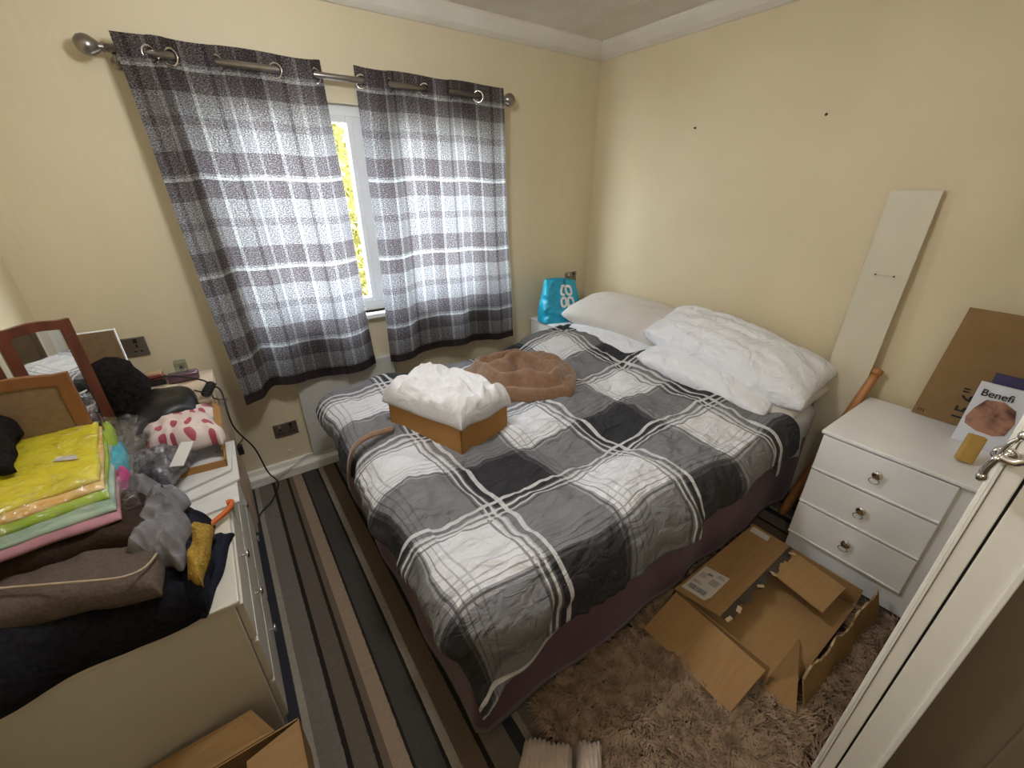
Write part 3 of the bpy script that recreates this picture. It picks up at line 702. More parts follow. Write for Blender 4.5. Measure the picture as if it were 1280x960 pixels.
# bag: front faces -y with slight turn
bo = Vector((2.01, 2.27, ct)); 
def bagfn(u, v):
    a = u*2*math.pi; z = v
    cxs = (abs(math.cos(a))**.5)*(1 if math.cos(a) > 0 else -1); sys = (abs(math.sin(a))**.5)*(1 if math.sin(a) > 0 else -1)
    wx_ = (.165-.015*z)+.0; wy_ = .085*(1-.72*z**1.4)
    x = cxs*wx_; y = sys*wy_
    n = .012*N(x*14, z*6, y*14)+.006*N(x*30, z*14, y*30)
    x += n+.03*z*z*(1 if x < 0 else -.9); y += n*.9+.02*z
    zz = z*.30*(1-.10*(x/.16 if x > 0 else 0)*z)+.006*N(x*9, 3)*z
    return bo+Matrix.Rotation(math.radians(-9), 3, 'Z')@Vector((x, y, zz))
bgm = grid_mesh(bagfn, 96, 30)
bm = bmesh.new(); bm.from_mesh(bgm); bmesh.ops.remove_doubles(bm, verts=bm.verts, dist=1e-5)
be = [e for e in bm.edges if e.is_boundary and (e.verts[0].co.z < ct+.02)]; bmesh.ops.holes_fill(bm, edges=be); bm.to_mesh(bgm); bm.free()
bag = link('shopping_bag', bgm, M['bluebag'], label='bright blue carrier bag printed CO OP on the white corner cabinet', cat='bag', smooth=True)
thicken(bag, .002, -1)
def ringpts(cx, cz, rx, rz_, gap=None, sq=.7):
    P = []
    n = 28
    for k in range(n+1):
        t = 2*math.pi*k/n
        if gap and (math.degrees(t) > gap[0] or math.degrees(t) < 360-gap[0]): continue
        c, s = math.cos(t), math.sin(t)
        P.append((cx+rx*abs(c)**sq*(1 if c > 0 else -1), cz+rz_*abs(s)**sq*(1 if s > 0 else -1)))
    return P
def on_bag(x, z):
    # front surface of the bag at local x, height z
    best = None
    zz = z/.30; wx_ = .165-.015*zz; c = max(-1, min(1, x/wx_)); a = math.acos(min(1, abs(c)**2)*1) ; a = math.acos(min(1, c*c))
    a = a if c > 0 else math.pi-a; u = (2*math.pi-a)/(2*math.pi)
    p = Vector(bagfn(u, zz)); return p
def bagstroke(P, closed, r=.0085):
    pts = [on_bag(x, z)+Matrix.Rotation(math.radians(-9), 3, 'Z')@Vector((0, -.0045, 0)) for x, z in P]
    b = MB(); bm = b.bm; n = len(pts); A = []; 
    ctr = sum(pts, Vector())/n
    for i, p in enumerate(pts):
        t = (pts[(i+1) % n]-pts[i-1]) if (closed or 0 < i < n-1) else (pts[min(i+1, n-1)]-pts[max(i-1, 0)])
        w = Vector((0, -1, .1)).cross(t).normalized()*r
        A.append([bm.verts.new(p+w+Vector((0, d, 0))) for d in (0, -.003)]+[bm.verts.new(p-w+Vector((0, d, 0))) for d in (-.003, 0)])
    for i in range(n if closed else n-1):
        q = A[(i+1) % n]
        for k in range(4): bm.faces.new((A[i][k], A[i][(k+1) % 4], q[(k+1) % 4], q[k]))
    if not closed: bm.faces.new(A[0]); bm.faces.new(A[-1][::-1])
    bmesh.ops.recalc_face_normals(bm, faces=bm.faces)
    return b.done('letter', M['logo'], bag)
lx, dxl, dzl = -.008, .066, .080
bagstroke(ringpts(lx, .222, .026, .030, gap=(322, 360)), False)
bagstroke(ringpts(lx+dxl, .222, .024, .030)[:-1], True)
bagstroke(ringpts(lx, .222-dzl, .026, .030)[:-1], True)
bagstroke(ringpts(lx+dxl, .222-dzl, .024, .030)[:-1], True)
bagstroke([(lx+dxl-.026, .222-dzl), (lx+dxl-.026, .222-dzl-.045)], False)

# ------------------------------------------------------------------ plank, pole
tl, tr = PX(1115, 238, 2.405), PX(1181, 238, 2.405)
pl_w = Vector((0, tl.y-tr.y, 0)); bot = Vector((2.335, tr.y-.012, .005))
b_ = empty('plank', (2.34, tr.y+.08, 0), 'long white board leaning against the wall between bed and chest', 'plank')
MB().poly([bot, bot+pl_w, tl, tr], (-.014, 0, 0)).done('board', mat('cream_board', (.66, .60, .46), .45, col2=(.62, .565, .43), nscale=3), b_)
for (u, v) in ((1094, 343), (1117, 346)):
    p = PX(u, v, 2.362); MB().lathe([(.0035, 0), (.0035, .006)], p+Vector((0.005, 0, 0)), (-1, 0, .05), 10).done('screw_hole', M['darkwood'], b_)
p0 = PX(1095, 343, 2.361); p1 = PX(1116, 346, 2.361); MB().tube([p0, p1], .0008, 5).done('scratch', M['piping'], b_)
pt = PX(1098, 463, 2.375); pb = Vector((2.10, .565, .012)); d = (pt-pb).normalized()
b_ = empty('wooden_pole', pb, 'varnished wooden pole with a knob end leaning behind the white chest', 'pole')
Lp = (pt-pb).length
MB().lathe([(.018, 0), (.021, .05), (.021, Lp*.6), (.0175, Lp-.06), (.016, Lp-.02)], pb, d, 20).done('shaft', M['pine'], b_, smooth=True)
MB().lathe([(.016, Lp-.022), (.022, Lp-.017), (.024, Lp-.006), (.021, Lp+.003), (.010, Lp+.008), (0, Lp+.009)], pb, d, 20).done('knob', M['pine'], b_, smooth=True)

# ------------------------------------------------------------------ chest of drawers (right)
def knob(p, ax, parent, s=1.0):
    b = MB().lathe([(.006*s, 0), (.0075*s, .002), (.005*s, .010*s), (.006*s, .014*s), (.017*s, .018*s), (.018*s, .022*s), (.014*s, .026*s), (.005*s, .0275*s), (0, .0278*s)], p, ax, 24)
    return b.done('knob', M['chrome'], parent, smooth=True)
def knob_reflection(p, parent):  # chrome ring modelled to imitate the reflection below each knob
    pts = [p+Vector((-.014, .016*math.cos(a)+.004, -.030+.011*math.sin(a))) for a in [2*math.pi*k/20 for k in range(20)]]
    MB().tube(pts, .0022, 6, closed=True).done('knob_reflection', M['chrome'], parent, smooth=True)
ch = empty('chest_of_drawers', (2.12, .24, 0), 'white three-drawer chest with chrome knobs standing by the doorway', 'chest of drawers')
X0c, X1c, Y0c, Y1c, Zc = 1.872, 2.375, .005, .462, .655
MB().box(X0c+.018, X1c, Y0c, Y1c-.006, .0, Zc-.016, .002).done('body', M['white'], ch)
MB().box(X0c-.006, X1c+.01, Y0c-.003, Y1c+.006, Zc-.016, Zc, .004).done('top', M['white'], ch)
zs = [(.475, .632), (.298, .462), (.120, .285)]
for (z0, z1) in zs:
    dr = MB().box(X0c, X0c+.02, .052, Y1c-.004, z0, z1, .002).done('drawer', M['white'], ch)
    MB().box(X0c-.004, X0c+.004, .052, Y1c-.004, z0-.004, z0+.004, .001).done('drawer_lip', M['white'], dr)
    MB().box(X0c+.012, X0c+.0195, .052, Y1c-.004, z0-.010, z0-.003).done('shadow_gap', M['hall'], dr)
    kp = Vector((X0c, .252, (z0+z1)/2+.012)); knob(kp, (-1, 0, 0), dr); knob_reflection(kp, dr)
# things on the chest: cardboard sheet, magazine, block
cs_ = empty('cardboard_sheet', (2.38, .16, Zc), 'large flat cardboard sheet marked 15.6" leaning on the wall above the white chest', 'cardboard')
q = [PX(1139, 515, 2.352), PX(1213, 384, 2.405)]; bt = Vector((2.352, q[0].y, Zc+.003)); tp = Vector((2.405, q[1].y, q[1].z))
edge_r = Vector((0, -q[0].y+.012, 0))
MB().poly([bt, Vector((bt.x, .012, bt.z)), Vector((tp.x, .012, tp.z-.005)), tp], (-.006, 0, 0)).done('sheet', M['card3'], cs_)
upv = (tp-bt); upv.y = 0; upv.normalize()
pt0 = PX(1209, 530, 2.35); mt = frame_mtx((2.3475+(pt0.z-Zc)*upv.x/upv.z-.0015, pt0.y+.0, pt0.z), upv, (0, 1, 0))
text('15.6"', .078, mt, M['black'], cs_, 'printed_size', .0006, bold=.0004, sx=.88)
pt1 = PX(1146, 512, 2.35); mt = frame_mtx((2.3445+(pt1.z-Zc)*upv.x/upv.z, pt1.y, pt1.z), (0, -1, 0), upv); text('m', .03, mt, M['black'], cs_, 'printed_mark', .0006)
# magazine leaning
bl = PZ(1192, 545, Zc); t_l = PX(1225, 480, 2.235)
bl = Vector((2.20, .150, Zc+.002)); t_l = Vector((2.255, .152, Zc+.235)); upm = (t_l-bl).normalized(); wd = .135
mg = empty('magazine', (2.21, .085, Zc), 'white booklet titled Benefi... with a tan cover picture standing on the chest', 'booklet')
MB().poly([bl, bl+Vector((0, -wd, 0)), t_l+Vector((0, -wd, 0)), t_l], (.010, 0, -.001)).done('cover', M['bookwhite'], mg)
nrm = Vector((-upm.z, 0, upm.x))
def onmag(y, h, off=.001): return bl+Vector((0, y-bl.y, 0))+upm*h+nrm*off
pic = [onmag(.137, .075), onmag(.100, .058), onmag(.055, .056), onmag(.030, .07), onmag(.022, .12), onmag(.035, .165), onmag(.07, .185), onmag(.115, .178), onmag(.133, .14), onmag(.143, .10)]
MB().poly(pic, nrm*.0012).done('cover_picture', M['skin'], mg)
text('Benefi', .036, frame_mtx(onmag(.137, .190, .003), (0, -1, 0), upm), M['black'], mg, 'title', .0008, bold=.0003, sx=.95)
MB().poly([Vector((2.268, .13, Zc+.002)), Vector((2.268, .01, Zc+.002)), Vector((2.300, .01, Zc+.262)), Vector((2.300, .13, Zc+.262))], (.012, 0, 0)).done('booklet', M['purple'], label='dark purple booklet standing behind the white booklet on the chest', cat='booklet')
bp0 = PZ(1203, 578, Zc); rot = Matrix.Translation((bp0.x+.01, bp0.y, Zc+.052)) @ Euler((math.radians(6), math.radians(14), math.radians(20))).to_matrix().to_4x4()
blk = MB().box(-.014, .014, -.024, .024, -.048, .055, .006, rot).done('wooden_block', M['blockwood'], label='yellowish wooden block standing in front of the white booklet', cat='block')

# ------------------------------------------------------------------ open carton on the rug
ct0 = empty('open_carton', (1.45, .33, .035), 'open brown shipping carton with torn flaps lying on the shaggy rug', 'box')
ax0, ax1, ay0, ay1, ah, ag = 1.17, 1.765, .135, .562, .125, .034
def panel(name, pts, th, m='card', parent=ct0, **k): return MB().poly(pts, th).done(name, M[m], parent, **k)
panel('bottom_panel', [(ax0, ay0, ag), (ax1, ay0, ag), (ax1, ay1, ag), (ax0, ay1, ag)], (0, 0, .004))
panel('side_wall', [(ax0, ay1, ag), (ax1, ay1, ag), (ax1, ay1, ah), (ax0, ay1, ah)], (0, -.004, 0))
panel('side_wall', [(ax1, ay0, ag), (ax1, ay1, ag), (ax1, ay1, ah), (ax1, ay0, ah)], (-.004, 0, 0))
panel('side_wall', [(ax0, .2, ag), (ax0, ay1, ag), (ax0, ay1, ah-.004), (ax0, .2, ah-.004)], (.004, 0, 0))
# torn standing wall along the near side
rng = random.Random(5); top = []; n = 34
for i in range(n+1):
    t = i/n; top.append(Vector((ax0+.05+(ax1+.06-ax0-.05)*t, ay0-.01-.02*t+.004*math.sin(t*20), .122+.010*math.sin(t*9)+rng.uniform(-.008, .008)+(.012 if .38 < t < .44 else 0))))
bmw = MB()
for i in range(n):
    a, c_ = top[i], top[i+1]; bmw.poly([Vector((a.x-.02, a.y-.035, ag)), Vector((c_.x-.02, c_.y-.035, ag)), c_, a], (0, -.004, 0))
bmw.done('torn_flap', M['card3'], ct0)
bmw = MB()
for i in range(n):
    a, c_ = top[i], top[i+1]
    bmw.poly([a, c_, c_+Vector((0, -.001, .002+rng.uniform(0, .005))), a+Vector((0, -.001, .002))], (0, -.006, 0))
bmesh.ops.remove_doubles(bmw.bm, verts=bmw.bm.verts, dist=.006); bmw.done('torn_edge', M['tornedge'], ct0)
panel('near_flap', [PZ(950, 862, .034), PZ(995, 892, .036), PZ(998, 845, .12), PZ(1000, 800, .045)], (.003, .004, 0), 'card')
panel('front_flap', [PZ(845, 740, .128), PZ(957, 838, .122), PZ(912, 891, .045), PZ(805, 785, .045)], (0, 0, -.004), 'card')
lidz = .13
lid = [PZ(843, 736, lidz), PZ(942, 655, lidz), PZ(988, 684, lidz), PZ(902, 771, lidz+.012)]
lo = panel('lid_flap', lid, (0, 0, -.004), 'card', label='labelled carton flap')
e0, e1 = lid[3], lid[2]
bmw = MB(); n = 24
for i in range(n):
    a = e0.lerp(e1, i/n); c_ = e0.lerp(e1, (i+1)/n); w = .020+.008*math.sin(i*1.3)
    bmw.poly([a+Vector((0, .004, .001)), c_+Vector((0, .004, .001)), c_+Vector((.002, -w, -.006)), a+Vector((.002, -w-.003, -.006))], (0, 0, .0015))
bmw.done('tape_strip', M['tape'], lo)
rt = random.Random(2)
for t in (.02, .14, .44, .62, .93):
    p = e0.lerp(e1, t)+Vector((0, -.022, .002)); bmw = MB().box(-.012, .012, -.008, .008, 0, .004, .001, Matrix.Translation(p) @ Euler((.3, rt.uniform(-.5, .5), rt.uniform(0, 3))).to_matrix().to_4x4()); bmw.done('torn_scrap', M['tornedge'], lo)
# shipping label + barcode marks
def onlid(u, v, dz=.0008): p = PZ(u, v, lidz+dz+.003); return p
lab = [onlid(852, 733), onlid(882, 708), onlid(912, 724), onlid(883, 753)]
lz = [Vector((p.x, p.y, lidz+.0062)) for p in lab]
sl_ = MB().poly(lz, (0, 0, -.005)).done('shipping_label', M['label'], lo)
bmw = MB(); o0 = lz[0]; ux = (lz[3]-lz[0]); vx = (lz[1]-lz[0])
def mark(u0, u1, v0, v1):
    P = [o0+ux*u0+vx*v0, o0+ux*u1+vx*v0, o0+ux*u1+vx*v1, o0+ux*u0+vx*v1]; bmw.poly([p+Vector((0, 0, .0004)) for p in P], (0, 0, .0004))
rt = random.Random(9); u = .12
while u < .82:
    w = rt.choice((.012, .02, .03)); mark(u, u+w, .10, .26); u += w+rt.choice((.012, .02))
for r_ in range(5): mark(.55+.0, .86, .52+r_*.045, .54+r_*.045)
for r_ in range(4): mark(.10, .32+.05*(r_ % 2), .60+r_*.05, .615+r_*.05)
mark(.30, .48, .78, .84); mark(.62, .9, .86, .88); mark(.62, .82, .91, .93); mark(.08, .45, .36, .375); mark(.08, .38, .41, .425)
bmw.done('barcode', M['ink'], lo, kind='stuff')
q = [PZ(937, 663, lidz+.003), PZ(942, 658, lidz+.003), PZ(963, 671, lidz+.003), PZ(959, 676, lidz+.003)]
MB().poly([Vector((p.x, p.y, lidz+.002)) for p in q], (0, 0, -.0014)).done('paper_strip', M['label'], lo)
panel('right_flap', [PZ(955, 708, .128), PZ(988, 686, .128), PZ(1057, 735, .122), PZ(1028, 766, .118)], (0, 0, -.004), 'card')

# ------------------------------------------------------------------ rug: real tufts
rg = empty('shaggy_rug', (1.2, .3, 0), 'brown shaggy rug on the floor beside the bed', 'rug')
RX0, RX1, RY0, RY1 = .50, 1.80, -.30, .59
def inrug(x, y):
    if x > JX and y < .012: return False
    return True
MB().box(RX0+.02, JX-.005, RY0, RY1-.02, .0, .010).box(JX-.005, RX1-.02, .012, RY1-.02, .0, .010).done('rug_backing', M['darkwood'], rg)
nr = np.random.default_rng(4); V = []; Fc = []
ntuft = 85000
for i in range(ntuft):
    x = RX0+(RX1-RX0)*nr.random(); y = RY0+(RY1-RY0)*nr.random()
    if not inrug(x, y) or (1.165 < x < 1.77 and .10 < y < .565): continue
    a = 5.5*N(x*2.6, y*2.6, 3)+3.1+nr.normal()*.7
    ln = .034+.024*nr.random(); lean = .55+.4*nr.random(); dx, dy = math.cos(a), math.sin(a); w = .0014+.0016*nr.random()
    k = len(V); zc = .010; cs_ = .034; ci, cj = math.floor(x/cs_), math.floor(y/cs_); hh = noise.cell_vector(Vector((ci+.5, cj+.5, 1)))
    jx = ((ci+hh.x)*cs_-x)*.75; jy = ((cj+hh.y)*cs_-y)*.75; ln *= .7+.6*hh.z
    V += [(x-dy*w, y+dx*w, zc), (x+dy*w, y-dx*w, zc), (x+dx*ln*.4*lean+dy*w, y+dy*ln*.4*lean-dx*w, zc+ln*.62), (x+dx*ln*.4*lean-dy*w, y+dy*ln*.4*lean+dx*w, zc+ln*.62), (x+dx*ln*lean+jx, y+dy*ln*lean+jy, zc+ln*(.75-.3*lean))]
    Fc += [(k, k+1, k+2, k+3), (k+3, k+2, k+4)]
me = bpy.data.meshes.new('pile'); me.from_pydata(V, [], Fc); link('rug_pile', me, M['rugm'], rg, kind='stuff')
# corded cream cushion at the bottom edge
for pts_, sd_, lab_ in (([(655, 914), (719, 926), (716, 1035), (632, 1030)], 2, 'cream corded fleece cushion on the floor at the foot corner of the bed'), ([(722, 920), (756, 922), (752, 1035), (720, 1035)], 6, 'narrow cream corded fleece roll beside the corded cushion')):
    q = pxq(pts_, .12)
    a = Vector(q[1])-Vector(q[0]); th = math.atan2(a.y, a.x)
    slab('corded_cushion' if sd_ == 2 else 'corded_roll', q, .03, .105, M['cord'], n=5, wr=.006, fr=10, seed=sd_, res=90, edge=.004, label=lab_, cat='cushion' if sd_ == 2 else 'blanket')
    o = bpy.context.scene.collection.objects[-1]
    me = o.data; dirv = Vector((a.x, a.y, 0)).normalized()
    for vtx in me.vertices:
        w = vtx.co+o.location; t = (w.xy-Vector(q[0])).dot(dirv.xy)
        if w.z > .045: vtx.co.z += .006*abs(math.sin(t*math.pi/.0135))-.003
        prp = (w.xy-Vector(q[0])).dot(Vector((-dirv.y, dirv.x)))
        if prp > -.03: vtx.co += Vector((-dirv.y, dirv.x, 0))*(.006*abs(math.sin(t*math.pi/.0135)))

# ------------------------------------------------------------------ left drawer units
def unit(y0, y1, label, nloc):
    r = empty('drawer_unit', (-.41, (y0+y1)/2, 0), label, 'chest of drawers'); x1 = -.172; x0 = -.652
    MB().box(x0, x1-.004, y0, y1, .0, .582, .002).done('body', M['dresser'], r)
    MB().box(x0, x1+.010, y0-.004, y1+.002, .583, .60, .004).done('top', M['dresser'], r)
    for (z0, z1) in ((.435, .572), (.25, .42), (.06, .235)):
        d = MB().box(x1-.003, x1+.014, y0+.012, y1-.006, z0, z1, .002).done('drawer', M['dresser'], r)
        knob(Vector((x1+.014, (y0+y1)/2+.02, (z0+z1)/2+.01)), (1, 0, 0), d, .8)
    return r
unit(.992, 1.475, 'cream drawer unit nearest the doorway, piled with dark clothes', 0)
unit(1.485, 1.985, 'cream drawer unit in the middle of the left wall, under papers and mirror', 1)
# taller beige cabinet in the window corner
bc = empty('corner_cabinet', (-.4, 2.18, 0), 'beige cabinet in the window corner carrying toiletries and a cable', 'cabinet')
MB().box(-.652, -.150, 1.995, 2.37, .0, .732, .003).done('body', M['beige'], bc); MB().box(-.655, -.140, 1.99, 2.374, .733, .75, .003).done('top', M['beige'], bc)
MB().box(-.153, -.140, 2.0, 2.36, .05, .72, .002).done('door', M['beige'], bc)
CT = .75
# clothes heap on the near unit (dark)
slab('black_clothes', [(-.65, .965), (-.225, .985), (-.20, 1.33), (-.65, 1.45)], .602, .135, M['blackcloth'], n=6, wr=.035, fr=7, seed=1, res=60, edge=.012, label='black clothes heaped at the bottom of the pile on the near drawer unit', cat='clothes')
slab('black_trousers', pxq([(205, 790), (257, 770), (293, 666), (255, 672)], .61), .602, .028, M['navy'], n=8, wr=.010, fr=12, seed=9, res=40, edge=.006, label='navy-black folded trousers reaching the front corner of the near drawer unit', cat='trousers')
slab('navy_jumper', pxq([(190, 745), (248, 735), (262, 655), (215, 610)], .70), .64, .085, M['navy'], n=4, wr=.03, fr=12, seed=4, res=44, edge=.01, label='dark navy jumper between the mustard cloth and the grey top', cat='jumper')
slab('mustard_cloth', pxq([(229, 712), (249, 722), (264, 650), (240, 646)], .75), .715, .038, M['mustard'], n=6, wr=.012, fr=14, seed=6, res=44, edge=.004, fold=.003, foldf=160, fdir=.3, label='mustard corduroy cloth lying on the dark clothes', cat='cloth')
tq = pxq([(-40, 768), (190, 720), (205, 640), (-40, 690)], .80)
tro = empty('folded_trousers', (-.4, 1.15, .73), 'taupe folded trousers with cream piping on the black clothes', 'trousers')
slab('trouser_cloth', tq, .735, .055, M['taupe'], n=7, wr=.010, fr=10, seed=12, res=44, edge=.006, parent=tro)
pp = spline([PZ(-30, 738, .808), PZ(30, 733, .81), PZ(90, 728, .812), PZ(150, 722, .81), PZ(180, 710, .80), PZ(196, 692, .785)], 8)
MB().tube(pp, .0028, 6).done('piping', M['piping'], tro, smooth=True)
slab('brown_top', pxq([(-40, 715), (190, 652), (175, 600), (-40, 660)], .83), .775, .06, M['darkbrown'], n=6, wr=.016, fr=9, seed=15, res=44, edge=.008, label='dark brown top between the taupe trousers and the coloured packet', cat='clothes')
slab('grey_top', pxq([(156, 676), (216, 684), (228, 604), (166, 586)], .81), .735, .080, M['greycloth'], n=4, wr=.045, fr=20, seed=21, res=90, edge=.018, fold=.011, foldf=95, fdir=1.9, label='crumpled light grey jersey top beside the mustard cloth', cat='top')
# packet of coloured cloths
pk = empty('cloth_packet', (-.45, 1.4, .80), 'cellophane packet of folded cloths with bright yellow uppermost', 'packet')
yq = [(-60, 668), (126, 602), (124, 530), (-30, 570)]
zz = .835
for nm, m_, gr in (('pink_cloth_layer', 'palepink', 14), ('teal_cloth_layer', 'palegreen', 11), ('lime_cloth_layer', 'lime', 6), ('orange_cloth_layer', 'orange', 3), ('yellow_cloth_layer', 'yellow', 0)):
    qq = [(u+gr*(1 if i in (1, 2) else 0), v+gr*(1.6 if i in (0, 1) else 0)) for i, (u, v) in enumerate(yq)]
    th = .016 if gr else .014
    slab('folded_cloth', pxq(qq, .895), zz, th+.003, M[m_], n=12, wr=.004, fr=10, seed=gr, res=30, edge=.003, parent=pk, label=nm.replace('_cloth_layer', '')+' folded cloth')
    zz += th
for qd, m_, z_ in (([(128, 552), (141, 545), (138, 524), (124, 528)], 'lime', .885), ([(131, 606), (155, 572), (152, 546), (138, 556)], 'teal', .855), ([(140, 610), (160, 590), (156, 578), (140, 590)], 'pink', .845)):
    slab('folded_cloth', pxq(qd, z_), z_-.045, .05, M[m_], n=5, wr=.012, fr=25, seed=m_.__len__(), res=26, edge=.004, fold=.004, foldf=120, fdir=.4, parent=pk, label={'lime': 'lime', 'teal': 'turquoise', 'pink': 'hot pink'}[m_]+' folded cloth end')
slab('wrapper', pxq([(-70, 705), (170, 615), (160, 528), (-30, 560)], .87), .832, .095, M['cello'], n=8, wr=.012, fr=16, seed=30, res=60, edge=.01, parent=pk)
bk = MB().poly([PZ(66, 577, .9195), PZ(98, 574, .9195), PZ(95, 569, .9195), PZ(72, 571, .9195)], (0, 0, .001)).done('paper_sticker', M['label'], pk)
# clear empty bag next to packet
slab('plastic_bag', pxq([(150, 590), (190, 560), (180, 520), (130, 528)], .80), .76, .065, M['cello'], n=4, wr=.04, fr=22, seed=33, res=50, edge=.012, label='crumpled clear plastic bag between the coloured packet and the spotted bag', cat='bag')
slab('wrapped_garment', pxq([(158, 596), (206, 586), (240, 548), (166, 552)], .735), .665, .065, mat('grey_wrap', (.10, .095, .105), .22, col2=(.16, .15, .165), nscale=30, bump=1, bscale=30, spec=.8), n=4, wr=.03, fr=18, seed=35, res=54, edge=.01, label='dark grey garment wrapped in shiny plastic beside the papers', cat='garment')
pq = pxq([(182, 566), (277, 551)], .71)+pxq([(268, 496), (172, 516)], .775)
slab('spotted_bag', pq, .69, .095, M['dots'], n=4, wr=.02, fr=14, seed=37, res=54, edge=.012, label='cream bag with dark pink spots on the middle drawer unit', cat='bag')
sb = empty('small_carton', (-.2, 1.72, .60), 'small brown carton under the spotted bag', 'box')
q = [(-.36, 1.64), (-.145, 1.62), (-.145, 1.90), (-.36, 1.92)]
for i in range(4):
    a, c_ = Vector((*q[i], .602)), Vector((*q[(i+1) % 4], .602)); cc = Vector((-.2525, 1.77, .602)); inn = (cc-(a+c_)/2).normalized()*.004
    MB().poly([a, c_, c_+Vector((0, 0, .055)), a+Vector((0, 0, .055))], inn).done('side_panel', M['card2'], sb)
MB().poly([Vector((*p_, .602)) for p_ in q], (0, 0, .004)).done('bottom_panel', M['card2'], sb)
MB().poly([Vector((-.155, 1.70, .655)), Vector((-.14, 1.72, .655)), Vector((-.13, 1.9, .75)), Vector((-.15, 1.9, .78))], (0, -.004, .002)).done('flap', M['card2'], sb)
# papers
pls = [([(190, 672), (300, 628), (291, 556), (205, 590)], .602, 'lowest large white envelope in the paper stack'), ([(210, 640), (300, 600), (293, 552), (222, 572)], .612, 'white sheet in the middle of the paper stack'), ([(216, 622), (290, 588), (291, 553), (228, 566)], .622, 'topmost printed letter on the paper stack')]
for pts_, z, lab_ in pls:
    P = [Vector((*c, z)) for c in pxq(pts_, z)]; 
    o = MB().poly(P, (0, 0, .007)).done('letter', M['paper'], label=lab_, cat='paper', group='papers on the middle drawer unit')
    if z > .62:
        text('701', .014, frame_mtx(PZ(268, 566, z+.0075), (.8, -.3, 0), (.3, .8, 0)), M['ink'], o, 'print', .0003)
MB().box(-.05, .05, -.02, .02, 0, .005, .001, Matrix.Translation(PZ(228, 568, .745)) @ Euler((0, -.35, 1.15)).to_matrix().to_4x4()).done('plastic_clip_strip', M['paper'], label='white label strip poking from the plastic wrapping', cat='tag')
# orange-handled thing
b_ = MB(); b_.tube(spline([PZ(255, 664, .625), PZ(268, 652, .627), PZ(280, 642, .627), PZ(288, 633, .63), PZ(289, 627, .63), PZ(283, 629, .63)]), [.007]*6+[.0085]*35, 10)
b_.done('orange_handle', M['orangeplastic'], label='orange plastic handle lying on the near drawer unit by the papers', cat='handle', smooth=True)
# dark things around the mirrors
slab('black_scarf', pxq([(20, 556), (92, 548), (110, 520), (30, 520)], .87), .78, .10, M['fuzz'], n=4, wr=.03, fr=18, seed=40, res=40, edge=.01, label='black fluffy scarf behind the yellow cloth packet', cat='scarf')
slab('black_glove', pxq([(-50, 600), (22, 590), (24, 535), (-40, 540)], .93), .93, .07, M['fuzz'], n=4, wr=.03, fr=18, seed=43, res=40, edge=.01, label='fluffy black bundle lying on the yellow packet at the left', cat='bundle')
# fuzzy hat
hc = Vector((-.425, 2.05, CT))
b_ = MB(); b_.lathe([(.075, 0), (.085, .03), (.083, .10), (.076, .15), (.060, .195), (.035, .22), (.0, .228)], hc, (0, 0, 1), 28)
for v_ in b_.bm.verts:
    d = v_.co-hc; v_.co += Vector((d.x, d.y, d.z*.3))*(.35*N(v_.co.x*18, v_.co.y*18, v_.co.z*18))
b_.done('fluffy_hat', M['fuzz'], label='dark brown fluffy rounded hat standing beside the mirror', cat='hat', smooth=True)
# black case
cq = pxq([(168, 515), (240, 503), (242, 484), (175, 488)], .83)
slab('black_case', pxq([(160, 524), (246, 500), (238, 478), (172, 482)], .82), .752, .075, M['black'], n=4, wr=.006, fr=10, seed=50, res=36, edge=.006, label='smooth black rounded case in front of the perfume bottle', cat='case')
# toiletries
p = PY(190, 470, 2.32)
rc = empty('compact_box', (p.x, 2.31, CT), 'small red and gold boxes stacked on the beige cabinet below the socket', 'box')
MB().box(p.x-.045, p.x+.045, 2.28, 2.345, CT+.001, CT+.026, .003).done('lower_case', M['black'], rc); MB().box(p.x-.042, p.x+.04, 2.285, 2.34, CT+.027, CT+.045, .003).done('upper_case', M['redcase'], rc); MB().box(p.x-.02, p.x+.038, 2.288, 2.335, CT+.046, CT+.055, .002).done('card_lid', M['goldcase'], rc)
p = PY(170, 478, 2.27); MB().lathe([(.018, 0), (.019, .04), (.018, .055), (0, .056)], (p.x, 2.27, CT), (0, 0, 1), 20).done('white_pot', M['white_plastic'], label='small white round pot beside the red and gold boxes', cat='pot', smooth=True)
p = PY(231, 470, 2.28)
pf = empty('perfume_bottle', (p.x, 2.28, CT), 'purple perfume bottle with a clear square cap on the beige cabinet', 'bottle')
MB().box(p.x-.062, p.x+.055, 2.255, 2.305, CT+.001, CT+.045, .012).done('bottle_body', mat('purple_glass', (.10, .045, .07), .12, spec=.8), pf, smooth=True)
MB().box(p.x-.024, p.x+.022, 2.262, 2.30, CT+.047, CT+.098, .006).done('cap', M['bottleglass'], pf)
MB().lathe([(.008, 0), (.008, .03)], (p.x, 2.28, CT+.045)).done('nozzle', M['chrome'], pf)
p = PY(196, 480, 2.2); MB().lathe([(.045, 0), (.047, .006), (.04, .02), (.02, .028), (0, .03)], (-.30, 2.17, CT), (0, 0, 1), 24).done('powder_puff', M['piping'], label='cream round powder tin behind the black case', cat='tin', smooth=True)
# board leaning
a, c_, d_ = PY(98, 420, 2.22), PY(143, 411, 2.22), PY(172, 490, 2.22)
bd = empty('backing_board', (-.48, 2.22, CT), 'brown board with a white edge standing behind the mirror', 'board')
rx = c_.x; MB().box(-.62, rx-.004, 2.215, 2.225, CT, c_.z-.003).done('board', M['ply'], bd); MB().box(rx-.004, rx, 2.213, 2.227, CT, c_.z).box(-.62, rx-.004, 2.213, 2.227, c_.z-.003, c_.z).done('edging', M['white'], bd)

